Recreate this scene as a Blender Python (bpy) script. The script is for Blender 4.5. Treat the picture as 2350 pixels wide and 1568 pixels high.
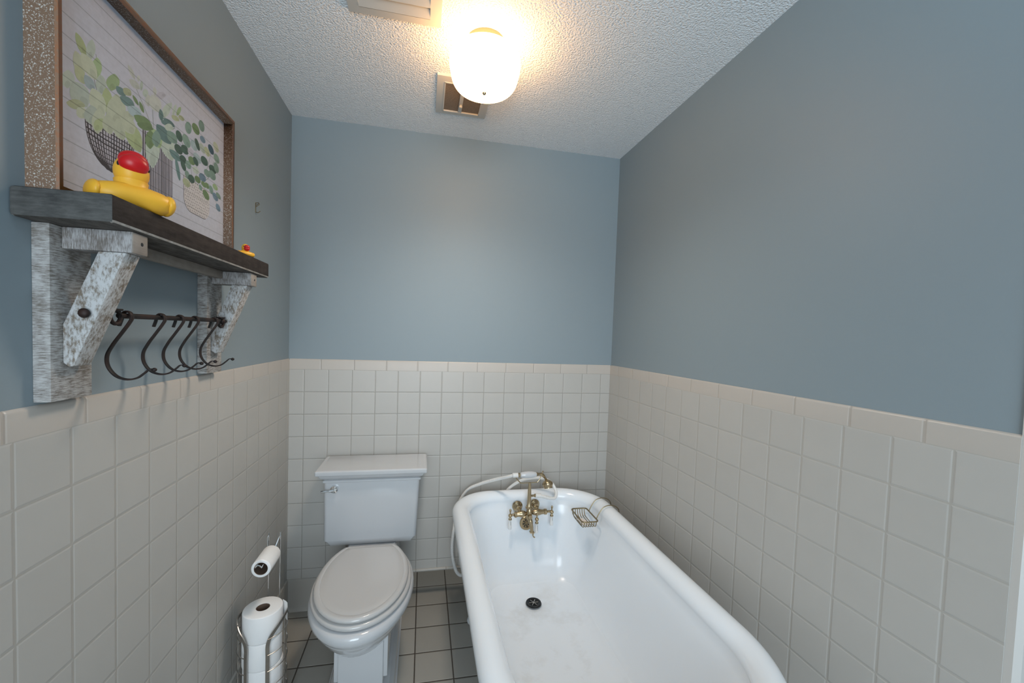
import bpy, bmesh, math, random
from mathutils import Vector, Matrix
random.seed(7)
D = bpy.data
for o in list(D.objects): D.objects.remove(o)
SC = bpy.context.scene
COL = SC.collection
PI = math.pi
def rad(a): return a*PI/180

# ---------------------------------------------------------------- camera
W_, H_ = 2350, 1568
F_PX = 942.42
cam_d = D.cameras.new('camera'); cam = D.objects.new('camera', cam_d); COL.objects.link(cam)
R_ = Vector((0.9780498534, -0.2054952712, 0.0344989527))
FW = Vector((0.2067997360, 0.9775723886, -0.0398257988))
UP = Vector((-0.0255412103, 0.0460859909, 0.9986108992))
m = Matrix.Identity(4)
for i in range(3):
    m[i][0] = R_[i]; m[i][1] = UP[i]; m[i][2] = -FW[i]
m.translation = Vector((0.62469, -2.13411, 1.38011))
cam.matrix_world = m
cam_d.sensor_width = 36.0; cam_d.sensor_fit = 'HORIZONTAL'
cam_d.lens = F_PX*36.0/W_
cam_d.shift_x = (W_/2-1171)/W_
cam_d.shift_y = (810-H_/2)/W_
cam_d.clip_start = 0.02; cam_d.clip_end = 50
SC.camera = cam

# ---------------------------------------------------------------- light and exposure
SC.view_settings.view_transform = 'Standard'
SC.view_settings.look = 'None'
SC.view_settings.exposure = 0.0
SC.view_settings.gamma = 1.0
SC.view_settings.use_curve_mapping = False
wd = D.worlds.new('world'); SC.world = wd; wd.use_nodes = True
wd.node_tree.nodes['Background'].inputs[0].default_value = (0.52, 0.68, 0.86, 1)
wd.node_tree.nodes['Background'].inputs[1].default_value = 0.02
def area(name, loc, target, sx, sy, power, col):
    l = D.lights.new(name, 'AREA'); l.shape = 'RECTANGLE'; l.size = sx; l.size_y = sy
    l.energy = power; l.color = col
    o = D.objects.new(name, l); COL.objects.link(o); o.location = loc
    d = (Vector(target)-Vector(loc)).normalized()
    o.rotation_euler = d.to_track_quat('-Z', 'Y').to_euler()
    return o
# added fill panel behind the photographer, standing in for cool daylight from there
area('daylight_fill_panel', (0.55, -3.90, 1.30), (0.95, 0.0, 1.0), 1.5, 1.7, 72.0, (0.77, 0.90, 1.0))
# added cool spot aimed up, standing in for flash bounced off the ceiling
ul = D.lights.new('bounce_fill_spot', 'SPOT'); ul.energy = 36.0; ul.color = (0.45, 0.80, 1.0); ul.shadow_soft_size = 0.12; ul.spot_size = rad(88); ul.spot_blend = 0.8
uo = D.objects.new('bounce_fill_spot', ul); COL.objects.link(uo); uo.location = (0.55, -2.75, 1.45)
uo.rotation_euler = (Vector((0.85, -1.85, 2.38))-Vector((0.55, -2.75, 1.45))).normalized().to_track_quat('-Z', 'Y').to_euler()
LAMP_STRENGTH = 14.5

# ---------------------------------------------------------------- helpers
def inp(b, names, v):
    for n in names:
        if n in b.inputs: b.inputs[n].default_value = v; return
def mat(name, col, rough=0.5, metal=0.0, spec=0.5, coat=0.0, noise=None, bump=None):
    mt = D.materials.new(name); mt.use_nodes = True
    nt = mt.node_tree; b = nt.nodes['Principled BSDF']
    b.inputs['Base Color'].default_value = (*col, 1); b.inputs['Roughness'].default_value = rough
    b.inputs['Metallic'].default_value = metal; inp(b, ['Specular IOR Level'], spec)
    inp(b, ['Coat Weight'], coat); inp(b, ['Coat Roughness'], 0.05)
    if noise:
        sc, amt, col2 = noise
        tc = nt.nodes.new('ShaderNodeTexCoord'); n = nt.nodes.new('ShaderNodeTexNoise')
        n.inputs['Scale'].default_value = sc; n.inputs['Detail'].default_value = 5
        mx = nt.nodes.new('ShaderNodeMix'); mx.data_type = 'RGBA'
        rp = nt.nodes.new('ShaderNodeValToRGB'); rp.color_ramp.elements[0].position = 0.5-amt; rp.color_ramp.elements[1].position = 0.5+amt
        nt.links.new(tc.outputs['Object'], n.inputs['Vector']); nt.links.new(n.outputs['Fac'], rp.inputs['Fac'])
        nt.links.new(rp.outputs['Color'], mx.inputs['Factor'])
        mx.inputs['A'].default_value = (*col, 1); mx.inputs['B'].default_value = (*col2, 1)
        nt.links.new(mx.outputs['Result'], b.inputs['Base Color'])
    if bump:
        sc, st, dist = bump
        tc = nt.nodes.new('ShaderNodeTexCoord'); n = nt.nodes.new('ShaderNodeTexNoise')
        n.inputs['Scale'].default_value = sc; n.inputs['Detail'].default_value = 3
        bp = nt.nodes.new('ShaderNodeBump'); bp.inputs['Strength'].default_value = st; bp.inputs['Distance'].default_value = dist
        nt.links.new(tc.outputs['Object'], n.inputs['Vector']); nt.links.new(n.outputs['Fac'], bp.inputs['Height'])
        nt.links.new(bp.outputs['Normal'], b.inputs['Normal'])
    return mt
class NT:
    """small node-graph builder"""
    def __init__(s, mt): s.nt = mt.node_tree; s.L = s.nt.links
    def math(s, op, a, b=None, c=None, clamp=False):
        n = s.nt.nodes.new('ShaderNodeMath'); n.operation = op; n.use_clamp = clamp
        for i, v in enumerate((a, b, c)):
            if v is None: continue
            if isinstance(v, (int, float)): n.inputs[i].default_value = v
            else: s.L.new(v, n.inputs[i])
        return n.outputs[0]
    def node(s, t, **kw):
        n = s.nt.nodes.new(t)
        for k, v in kw.items(): setattr(n, k, v)
        return n
def world_pos(g):
    n = g.node('ShaderNodeNewGeometry'); sx = g.node('ShaderNodeSeparateXYZ')
    g.L.new(n.outputs['Position'], sx.inputs[0]); return n.outputs['Position'], sx.outputs
def tile_mat(name, ua, va, pu, pv, ou, ov, tile, grout, gw=0.0022, rough=0.35, var=0.03, bump=0.5, speck=None, only=None, edge=0.004):
    """ua, va axis letters; pitch pu,pv; offset ou,ov; pv None = no rows"""
    mt = D.materials.new(name); mt.use_nodes = True; g = NT(mt); b = mt.node_tree.nodes['Principled BSDF']
    pos, S = world_pos(g)
    ax = {'X': 0, 'Y': 1, 'Z': 2}
    def dist(a, p, o):
        t = g.math('DIVIDE', g.math('SUBTRACT', S[ax[a]], o), p)
        fr = g.math('FRACT', t)
        d = g.math('MINIMUM', fr, g.math('SUBTRACT', 1.0, fr))
        return g.math('MULTIPLY', d, p), g.math('FLOOR', t)
    du, iu = dist(ua, pu, ou)
    if pv: dv, iv = dist(va, pv, ov); d = g.math('MINIMUM', du, dv)
    else: d = du; iv = iu
    wob = g.node('ShaderNodeTexNoise'); wob.inputs['Scale'].default_value = 90
    g.L.new(pos, wob.inputs['Vector'])
    d2 = g.math('ADD', d, g.math('MULTIPLY', g.math('SUBTRACT', wob.outputs['Fac'], 0.5), 0.0008))
    mr = g.node('ShaderNodeMapRange'); mr.inputs['From Min'].default_value = gw*0.35; mr.inputs['From Max'].default_value = gw*0.75
    g.L.new(d2, mr.inputs['Value']); mask = mr.outputs['Result']
    # per tile tone
    cb = g.node('ShaderNodeCombineXYZ'); g.L.new(iu, cb.inputs[0]); g.L.new(iv, cb.inputs[1])
    wn = g.node('ShaderNodeTexWhiteNoise'); g.L.new(cb.outputs[0], wn.inputs['Vector'])
    ton = g.math('ADD', g.math('MULTIPLY', g.math('SUBTRACT', wn.outputs['Value'], 0.5), var), 1.0)
    nz = g.node('ShaderNodeTexNoise'); nz.inputs['Scale'].default_value = 14; nz.inputs['Detail'].default_value = 6; g.L.new(pos, nz.inputs['Vector'])
    ton = g.math('ADD', ton, g.math('MULTIPLY', g.math('SUBTRACT', nz.outputs['Fac'], 0.5), 0.05))
    vm = g.node('ShaderNodeVectorMath', operation='SCALE'); vm.inputs[0].default_value = tile; g.L.new(ton, vm.inputs['Scale'])
    mx = g.node('ShaderNodeMix', data_type='RGBA'); g.L.new(mask, mx.inputs['Factor'])
    mx.inputs['A'].default_value = (*grout, 1); g.L.new(vm.outputs[0], mx.inputs['B'])
    g.L.new(mx.outputs['Result'], b.inputs['Base Color'])
    b.inputs['Roughness'].default_value = rough; inp(b, ['Specular IOR Level'], 0.4)
    hr = g.node('ShaderNodeMapRange'); hr.interpolation_type = 'SMOOTHSTEP'
    hr.inputs['From Min'].default_value = gw*0.4; hr.inputs['From Max'].default_value = gw*0.5+edge; g.L.new(d, hr.inputs['Value'])
    n2 = g.node('ShaderNodeTexNoise'); n2.inputs['Scale'].default_value = 25; n2.inputs['Detail'].default_value = 2; g.L.new(pos, n2.inputs['Vector'])
    h = g.math('ADD', hr.outputs['Result'], g.math('MULTIPLY', n2.outputs['Fac'], 0.12))
    bp = g.node('ShaderNodeBump'); bp.inputs['Strength'].default_value = bump; bp.inputs['Distance'].default_value = 0.0016
    g.L.new(h, bp.inputs['Height']); g.L.new(bp.outputs['Normal'], b.inputs['Normal'])
    return mt

ORG = {}
def obj(name, bm, material, parent=None, label=None, ang=35, smooth=True):
    bmesh.ops.remove_doubles(bm, verts=bm.verts, dist=1e-6)
    bmesh.ops.recalc_face_normals(bm, faces=bm.faces)
    ca = rad(ang)
    for f in bm.faces: f.smooth = smooth
    if smooth:
        for e in bm.edges:
            if len(e.link_faces) == 2:
                e.smooth = e.calc_face_angle(0) < ca
    o0 = Vector((0, 0, 0))
    if parent is not None: o0 = ORG[parent.name]
    else:
        xs = [v.co for v in bm.verts]
        o0 = Vector(((min(v.x for v in xs)+max(v.x for v in xs))/2, (min(v.y for v in xs)+max(v.y for v in xs))/2, min(v.z for v in xs)))
    bmesh.ops.translate(bm, verts=bm.verts, vec=-o0)
    me = D.meshes.new(name); bm.to_mesh(me); bm.free()
    for mm_ in (material if isinstance(material, (list, tuple)) else [material]): me.materials.append(mm_)
    o = D.objects.new(name, me); COL.objects.link(o)
    if parent is not None:
        o.parent = parent; ORG[o.name] = o0
    else:
        o.location = o0; ORG[o.name] = o0.copy()
    if label: o['label'] = label
    return o
def thing(name, label, cat, loc, group=None):
    o = D.objects.new(name, None); COL.objects.link(o); o.location = loc
    o.empty_display_size = 0.05
    ORG[o.name] = Vector(loc); o['label'] = label; o['category'] = cat
    if group: o['group'] = group
    return o
def tag(o, label, cat, group=None):
    o['label'] = label; o['category'] = cat
    if group: o['group'] = group
    return o
def struct(name, bm, material, smooth=True):
    o = obj(name, bm, material, smooth=smooth); o['kind'] = 'structure'
    return o
def copy_tree(o, parent=None):
    c = o.copy(); COL.objects.link(c)
    if parent is not None: c.parent = parent
    for k in [x for x in D.objects if x.parent == o]: copy_tree(k, c)
    return c
def B(): return bmesh.new()
def box(bm, x0, x1, y0, y1, z0, z1, bev=0, seg=2, mi=0):
    t = bmesh.new()
    vs = [t.verts.new((x, y, z)) for x in (x0, x1) for y in (y0, y1) for z in (z0, z1)]
    for q in ((0,1,3,2),(4,6,7,5),(0,4,5,1),(2,3,7,6),(0,2,6,4),(1,5,7,3)): t.faces.new([vs[i] for i in q])
    if bev: bmesh.ops.bevel(t, geom=list(t.edges), offset=bev, segments=seg, profile=0.5, affect='EDGES')
    merge(bm, t, mi); return bm
def merge(bm, t, mi=0, M=None):
    t.verts.ensure_lookup_table(); mp = {}
    for v in t.verts: mp[v] = bm.verts.new(M @ v.co if M is not None else v.co)
    for f in t.faces:
        try: nf = bm.faces.new([mp[v] for v in f.verts]); nf.material_index = mi if mi else f.material_index
        except ValueError: pass
    t.free()
def prism(bm, pts, axis, a0, a1, bev=0, mi=0):
    """polygon pts in the two other axes extruded along axis"""
    t = bmesh.new()
    def P(u, v, a): return {'X': (a, u, v), 'Y': (u, a, v), 'Z': (u, v, a)}[axis]
    A = [t.verts.new(P(u, v, a0)) for u, v in pts]; C2 = [t.verts.new(P(u, v, a1)) for u, v in pts]
    t.faces.new(A); t.faces.new(C2[::-1]); n = len(pts)
    for i in range(n): t.faces.new((A[i], C2[i], C2[(i+1) % n], A[(i+1) % n]))
    if bev:
        bmesh.ops.recalc_face_normals(t, faces=t.faces)
        bmesh.ops.bevel(t, geom=list(t.edges), offset=bev, segments=2, profile=0.5, affect='EDGES')
    merge(bm, t, mi)
def loft(bm, rings, cap0=True, cap1=True, closed=True, mi=0):
    V = [[bm.verts.new(p) for p in r] for r in rings]; n = len(V[0])
    for a, b in zip(V, V[1:]):
        for i in range(n if closed else n-1):
            f = bm.faces.new((a[i], a[(i+1) % n], b[(i+1) % n], b[i])); f.material_index = mi
    if cap0: f = bm.faces.new(V[0][::-1]); f.material_index = mi
    if cap1: f = bm.faces.new(V[-1]); f.material_index = mi
def cr(pts, n=8, closed=False):
    """catmull-rom through points"""
    P = [Vector(p) for p in pts]; out = []
    m_ = len(P); rng = range(m_ if closed else m_-1)
    for i in rng:
        if closed: a, b, c, d = P[i-1], P[i], P[(i+1) % m_], P[(i+2) % m_]
        else: a, b, c, d = P[max(i-1, 0)], P[i], P[i+1], P[min(i+2, m_-1)]
        for k in range(n):
            t = k/n
            out.append(0.5*((2*b)+(-a+c)*t+(2*a-5*b+4*c-d)*t*t+(-a+3*b-3*c+d)*t**3))
    if not closed: out.append(P[-1])
    return out
def tube(bm, pts, r, seg=8, closed=False, cap=True, flat=None, mi=0):
    """sweep; r number or list or function of t; flat=(w, h, up) gives a ribbon section"""
    P = [Vector(p) for p in pts]; n = len(P); rings = []
    prev = None
    for i in range(n):
        if closed: t = (P[(i+1) % n]-P[i-1]).normalized()
        else: t = (P[min(i+1, n-1)]-P[max(i-1, 0)]).normalized()
        if prev is None:
            up = Vector((0, 0, 1)) if abs(t.z) < 0.9 else Vector((0, 1, 0))
            if flat and len(flat) > 2: up = Vector(flat[2])
            u = (up - t*up.dot(t)).normalized()
        else:
            u = (prev - t*prev.dot(t)).normalized()
            if flat and len(flat) > 2:
                up = Vector(flat[2]); u2 = up - t*up.dot(t)
                if u2.length > 0.05: u = u2.normalized()
        prev = u; v = t.cross(u)
        rr = r(i/(n-1)) if callable(r) else (r[i] if isinstance(r, (list, tuple)) else r)
        ring = []
        for k in range(seg):
            a = 2*PI*k/seg
            if flat:
                c_, s_ = math.cos(a), math.sin(a); pw = 0.45
                ring.append(P[i]+u*(math.copysign(abs(c_)**pw, c_)*flat[0]*rr)+v*(math.copysign(abs(s_)**pw, s_)*flat[1]*rr))
            else: ring.append(P[i]+u*math.cos(a)*rr+v*math.sin(a)*rr)
        rings.append(ring)
    if closed:
        V = [[bm.verts.new(p) for p in r_] for r_ in rings]
        for i in range(n):
            a, b = V[i], V[(i+1) % n]
            for k in range(seg): bm.faces.new((a[k], a[(k+1) % seg], b[(k+1) % seg], b[k])).material_index = mi
    else: loft(bm, rings, cap, cap, mi=mi)
def lathe(bm, prof, origin, axis=(0, 0, 1), seg=32, mi=0, cap=True):
    """prof list of (r, h)"""
    ax = Vector(axis).normalized(); q = Vector((0, 0, 1)).rotation_difference(ax); o = Vector(origin)
    rings = []
    for r, h in prof:
        rings.append([o + q @ Vector((max(r, 1e-5)*math.cos(2*PI*k/seg), max(r, 1e-5)*math.sin(2*PI*k/seg), h)) for k in range(seg)])
    loft(bm, rings, cap, cap, mi=mi)
def ball(bm, c, r, seg=16, mi=0):
    rx, ry, rz = r if isinstance(r, (tuple, list)) else (r, r, r); n = seg//2
    rings = []
    for i in range(n+1):
        a = -PI/2+PI*i/n; rr = max(math.cos(a), 1e-4)
        rings.append([Vector((c[0]+rx*rr*math.cos(2*PI*k/seg), c[1]+ry*rr*math.sin(2*PI*k/seg), c[2]+rz*math.sin(a))) for k in range(seg)])
    loft(bm, rings, True, True, mi=mi)
# ---------------------------------------------------------------- materials
TW, TH = 0.1095, 0.1095
W, HC = 1.6531, 2.3786
TILE = (0.465, 0.452, 0.425); GROUT = (0.27, 0.255, 0.225)
ZT = 1.1881                                            # cap / field joint height
m_paint = mat('blue_grey_paint', (0.243, 0.297, 0.328), rough=0.48, spec=0.36, bump=(260, 0.10, 0.0006))
m_tile_back = tile_mat('wall_tile_back', 'X', 'Z', TW, TH, 0.0651, ZT, TILE, GROUT, gw=0.0020, bump=0.45)
m_tile_right = tile_mat('wall_tile_right', 'Y', 'Z', TW, TH, -0.1081, ZT, TILE, (0.42, 0.40, 0.365), gw=0.0024, bump=0.45)
m_tile_left = tile_mat('wall_tile_left', 'Y', 'Z', TW, TH, -0.0386, ZT, TILE, (0.40, 0.38, 0.345), gw=0.0024, bump=0.45)
CAPT = (0.485, 0.45, 0.41)
m_cap_back = tile_mat('cap_tile_back', 'X', 'Z', 0.1527, None, -0.0127, 0, CAPT, (0.32, 0.295, 0.265), gw=0.0026, bump=0.45)
m_cap_right = tile_mat('cap_tile_right', 'Y', 'Z', 0.1537, None, -0.0960, 0, CAPT, (0.42, 0.385, 0.345), gw=0.0028, bump=0.45)
m_cap_left = tile_mat('cap_tile_left', 'Y', 'Z', 0.1560, None, -0.1180, 0, CAPT, (0.385, 0.35, 0.315), gw=0.0028, bump=0.45)
m_base = tile_mat('base_tile_back', 'X', 'Z', 0.1555, None, 0.148, 0, (0.42, 0.40, 0.365), (0.23, 0.22, 0.19))
m_base_side = tile_mat('base_tile_side', 'Y', 'Z', 0.1555, None, -0.05, 0, (0.42, 0.40, 0.365), (0.23, 0.22, 0.19))
m_floor = tile_mat('floor_tile', 'X', 'Y', 0.1554, 0.1575, 0.1555, -0.0640, (0.36, 0.345, 0.31), (0.06, 0.048, 0.038), gw=0.0045, rough=0.5, var=0.10, bump=0.6)
m_white = mat('white_trim_paint', (0.55, 0.53, 0.50), rough=0.4)
m_porc = mat('white_porcelain', (0.56, 0.57, 0.585), rough=0.10, spec=0.55, coat=0.3)
m_seat = mat('seat_plastic', (0.53, 0.52, 0.51), rough=0.16, spec=0.5)
m_chrome = mat('chrome', (0.78, 0.79, 0.80), rough=0.12, metal=1)
m_steel = mat('satin_steel', (0.48, 0.46, 0.43), rough=0.34, metal=1, noise=(60, 0.25, (0.40, 0.38, 0.36)))
m_brass = mat('antique_brass', (0.44, 0.345, 0.215), rough=0.27, metal=1)
m_brass_dk = mat('brass_wire', (0.30, 0.235, 0.135), rough=0.38, metal=1)
m_hose = mat('white_plastic_hose', (0.74, 0.73, 0.71), rough=0.35)
m_iron = mat('dark_forged_iron', (0.010, 0.0085, 0.0085), rough=0.55, metal=0.0, spec=0.3, noise=(35, 0.10, (0.030, 0.014, 0.010)), bump=(120, 0.4, 0.001))
m_yellow = mat('yellow_rubber', (0.80, 0.42, 0.035), rough=0.42, spec=0.35)
m_red = mat('red_rubber', (0.52, 0.008, 0.012), rough=0.35, spec=0.4)
m_black = mat('black', (0.01, 0.01, 0.01), rough=0.4)
m_paper = mat('toilet_paper', (0.84, 0.83, 0.82), rough=0.95, spec=0.1, bump=(420, 0.25, 0.001))
m_card = mat('cardboard_core', (0.13, 0.085, 0.06), rough=0.9)
m_darkdrain = mat('dark_drain_metal', (0.03, 0.03, 0.03), rough=0.35, metal=0.8)
m_grille = mat('vent_white', (0.56, 0.53, 0.49), rough=0.55)
m_soap = mat('soap', (0.80, 0.72, 0.66), rough=0.5)

# popcorn ceiling
m_ceil = D.materials.new('popcorn_ceiling'); m_ceil.use_nodes = True
g = NT(m_ceil); b = m_ceil.node_tree.nodes['Principled BSDF']
b.inputs['Base Color'].default_value = (0.86, 0.86, 0.875, 1); b.inputs['Roughness'].default_value = 0.9; inp(b, ['Specular IOR Level'], 0.2)
pos, S = world_pos(g)
n1 = g.node('ShaderNodeTexNoise'); n1.inputs['Scale'].default_value = 185; n1.inputs['Detail'].default_value = 3; n1.inputs['Roughness'].default_value = 0.55
n1.inputs['Distortion'].default_value = 0.1
g.L.new(pos, n1.inputs['Vector'])
v1 = g.node('ShaderNodeTexVoronoi', feature='SMOOTH_F1'); v1.inputs['Scale'].default_value = 170; g.L.new(pos, v1.inputs['Vector'])
mr = g.node('ShaderNodeMapRange'); mr.inputs['From Min'].default_value = 0.42; mr.inputs['From Max'].default_value = 0.66; g.L.new(n1.outputs['Fac'], mr.inputs['Value'])
hh = g.math('SUBTRACT', g.math('MULTIPLY', mr.outputs['Result'], 0.45), g.math('MULTIPLY', v1.outputs['Distance'], 1.5))
bp = g.node('ShaderNodeBump'); bp.inputs['Strength'].default_value = 1.0; bp.inputs['Distance'].default_value = 0.0029
g.L.new(hh, bp.inputs['Height']); g.L.new(bp.outputs['Normal'], b.inputs['Normal'])

# whitewashed rough-sawn wood; axis = grain direction is crossed by saw marks
def wood(name, base, wash, amount, saw_axis, scale=(1, 1, 1), rough=0.8, thr=0.5):
    mt = D.materials.new(name); mt.use_nodes = True; g = NT(mt); b = mt.node_tree.nodes['Principled BSDF']
    tc = g.node('ShaderNodeTexCoord'); mp = g.node('ShaderNodeMapping'); mp.inputs['Scale'].default_value = scale
    g.L.new(tc.outputs['Object'], mp.inputs['Vector'])
    n1 = g.node('ShaderNodeTexNoise'); n1.inputs['Scale'].default_value = 9; n1.inputs['Detail'].default_value = 8; n1.inputs['Roughness'].default_value = 0.7
    g.L.new(mp.outputs['Vector'], n1.inputs['Vector'])
    n2 = g.node('ShaderNodeTexNoise'); n2.inputs['Scale'].default_value = 45; n2.inputs['Detail'].default_value = 6; g.L.new(tc.outputs['Object'], n2.inputs['Vector'])
    f = g.math('ADD', g.math('MULTIPLY', n1.outputs['Fac'], 0.68), g.math('MULTIPLY', n2.outputs['Fac'], 0.32))
    rp = g.node('ShaderNodeValToRGB'); rp.color_ramp.elements[0].position = thr-amount; rp.color_ramp.elements[1].position = thr+amount
    rp.color_ramp.elements[0].color = (*base, 1); rp.color_ramp.elements[1].color = (*wash, 1)
    g.L.new(f, rp.inputs['Fac']); g.L.new(rp.outputs['Color'], b.inputs['Base Color'])
    b.inputs['Roughness'].default_value = rough; inp(b, ['Specular IOR Level'], 0.2)
    bp = g.node('ShaderNodeBump'); bp.inputs['Strength'].default_value = 0.6; bp.inputs['Distance'].default_value = 0.0012
    g.L.new(f, bp.inputs['Height']); g.L.new(bp.outputs['Normal'], b.inputs['Normal'])
    return mt
m_wash = wood('whitewashed_wood', (0.17, 0.15, 0.13), (0.46, 0.45, 0.44), 0.085, 'Z', scale=(7, 7, 60), thr=0.49)
m_wash_y = wood('whitewashed_arm_wood', (0.16, 0.14, 0.125), (0.42, 0.41, 0.41), 0.085, 'X', scale=(60, 8, 8), thr=0.50)
m_wash_brace = wood('whitewashed_brace_wood', (0.19, 0.155, 0.12), (0.50, 0.50, 0.50), 0.07, 'X', scale=(26, 26, 11), thr=0.475)
m_rail = wood('pale_rail_wood', (0.23, 0.20, 0.175), (0.33, 0.30, 0.27), 0.15, 'Y', scale=(8, 1, 8))
m_top = wood('weathered_dark_wood', (0.017, 0.013, 0.0115), (0.046, 0.036, 0.031), 0.16, 'Y', scale=(14, 2, 14))
m_end = wood('weathered_end_grain', (0.046, 0.046, 0.045), (0.105, 0.105, 0.100), 0.13, 'X', scale=(3, 10, 18))
m_under = wood('pale_underside', (0.045, 0.040, 0.036), (0.12, 0.11, 0.10), 0.14, 'Y', scale=(10, 2, 10))

m_edge = wood('worn_pale_edge', (0.20, 0.185, 0.165), (0.36, 0.35, 0.33), 0.12, 'Y', scale=(12, 6, 12))
# speckled frame moulding
m_frame = D.materials.new('speckled_frame_wood'); m_frame.use_nodes = True
g = NT(m_frame); b = m_frame.node_tree.nodes['Principled BSDF']; tc = g.node('ShaderNodeTexCoord')
n1 = g.node('ShaderNodeTexNoise'); n1.inputs['Scale'].default_value = 430; n1.inputs['Detail'].default_value = 2.0; g.L.new(tc.outputs['Object'], n1.inputs['Vector'])
rp = g.node('ShaderNodeValToRGB'); rp.color_ramp.elements[0].position = 0.55; rp.color_ramp.elements[1].position = 0.72
rp.color_ramp.elements[0].color = (0.185, 0.112, 0.070, 1); rp.color_ramp.elements[1].color = (0.60, 0.57, 0.52, 1)
g.L.new(n1.outputs['Fac'], rp.inputs['Fac']); g.L.new(rp.outputs['Color'], b.inputs['Base Color']); b.inputs['Roughness'].default_value = 0.6
m_frame_front = mat('orange_brown_frame_face', (0.32, 0.13, 0.052), rough=0.5, noise=(200, 0.08, (0.27, 0.15, 0.085)))

# ---------------------------------------------------------------- room shell
FY = -3.95; XR = 2.75
bm = B(); box(bm, -0.12, XR+0.12, FY-0.12, 1.42, -0.12, 0.0); struct('floor', bm, m_floor)
bm = B(); box(bm, -0.12, XR+0.12, FY-0.12, 1.42, HC, HC+0.12); struct('ceiling', bm, m_ceil)
def cap_profile(s):                      # depth, height pairs of the rounded cap tile
    return [(0, ZT), (s*0.0, 1.2315), (s*-0.0012, 1.2355), (s*-0.0035, 1.2378), (s*-0.008, 1.2385), (s*-0.02, 1.2385), (s*-0.02, ZT)]
bm = B(); box(bm, -0.12, -0.005, FY, 1.30, 0, HC); wl = struct('wall_left', bm, m_paint)
bm = B(); box(bm, -0.0052, 0.0, FY, 0.0, 0.155, ZT); obj('tile_panel', bm, m_tile_left, wl)
bm = B(); prism(bm, [(d if d > -0.006 else -0.0052, z) for d, z in cap_profile(1)], 'Y', FY, 0.0); obj('cap_tiles', bm, m_cap_left, wl)
base_prof = [(-0.005, 0.0), (0.018, 0.0), (0.0125, 0.006), (0.0085, 0.02), (0.0075, 0.150), (0.006, 0.1545), (0.003, 0.1565), (-0.005, 0.1565)]
bm = B(); prism(bm, base_prof, 'Y', FY, 0.0); struct('baseboard_left', bm, m_base_side)
# back wall, with the open gap at its foot to the right of the toilet
GX = 0.43
bm = B()
box(bm, -0.005, W+0.12, 0.004, 0.12, 0.150, HC); box(bm, -0.005, GX, 0.004, 0.12, 0, 0.150)
wb = struct('wall_back', bm, m_paint)
bm = B(); box(bm, 0.0, W, 0.0, 0.0042, 0.150, ZT); box(bm, 0.0, GX, 0.0, 0.0042, 0.0, 0.150); obj('tile_panel', bm, m_tile_back, wb)
bm = B(); prism(bm, [((-d if -d < 0.006 else 0.0042), z) for d, z in cap_profile(1)], 'X', 0.0, W); obj('cap_tiles', bm, m_cap_back, wb)
bm = B(); prism(bm, [(-d, z) for d, z in base_prof], 'X', 0.0, GX); struct('baseboard_back', bm, m_base)
bm = B(); prism(bm, [(0.004, 0.140), (-0.006, 0.143), (-0.0085, 0.149), (-0.006, 0.1545), (-0.003, 0.1565), (0.004, 0.1565)], 'X', GX, W); struct('trim_1', bm, m_base)
# made-up room behind the back partition, added so the gap floor is lit
bm = B(); box(bm, -0.12, W+0.24, 1.30, 1.42, 0, HC); struct('wall_beyond', bm, m_white)
area('gap_floor_fill', (0.95, 0.75, HC-0.02), (0.95, 0.45, 0), 0.9, 0.5, 9.0, (1.0, 0.93, 0.84))  # added light, brightens the floor seen through the gap
# right wall, its tile and the door casing on its end
EY = -1.622
bm = B(); box(bm, W+0.005, W+0.12, EY+0.001, 1.30, 0, HC); wr = struct('wall_right', bm, m_paint)
bm = B(); box(bm, W, W+0.0052, EY, 0.0, 0.155, ZT); obj('tile_panel', bm, m_tile_right, wr)
bm = B(); prism(bm, [(W+(-d if -d < 0.006 else 0.0052), z) for d, z in cap_profile(1)], 'Y', EY, 0.0); obj('cap_tiles', bm, m_cap_right, wr)
bm = B(); prism(bm, [(W-d, z) for d, z in base_prof], 'Y', EY, 0.0); struct('baseboard_right', bm, m_base_side)
bm = B()
prism(bm, [(W+0.001, EY-0.012), (W+0.010, EY-0.019), (W+0.030, EY-0.019), (W+0.036, EY-0.013), (W+0.075, EY-0.011), (W+0.085, EY-0.015), (W+0.085, EY), (W+0.001, EY)], 'Z', 0.0, 1.98)
struct('trim_2', bm, m_white)
bm = B(); box(bm, W+0.12, XR, EY+0.001, EY+0.12, 0, HC); struct('wall_return', bm, m_paint)
bm = B(); box(bm, XR, XR+0.12, FY, EY+0.12, 0, HC); struct('wall_far_right', bm, m_paint)
bm = B(); WX0, WX1, WZ0, WZ1 = -0.21, 1.31, 0.44, 2.16
box(bm, -0.12, WX0, FY-0.12, FY, 0, HC); box(bm, WX1, XR+0.12, FY-0.12, FY, 0, HC); box(bm, WX0, WX1, FY-0.12, FY, 0, WZ0); box(bm, WX0, WX1, FY-0.12, FY, WZ1, HC)
struct('wall_front', bm, m_paint)
bm = B(); fw = 0.05
for a, c, e, f in ((WX0, WX1, WZ0, WZ0+fw), (WX0, WX1, WZ1-fw, WZ1), (WX0, WX0+fw, WZ0+fw, WZ1-fw), (WX1-fw, WX1, WZ0+fw, WZ1-fw)): box(bm, a, c, FY-0.08, FY-0.03, e, f)
struct('added_window_1', bm, m_white)  # unseen window frame, added around the fill panel

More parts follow.
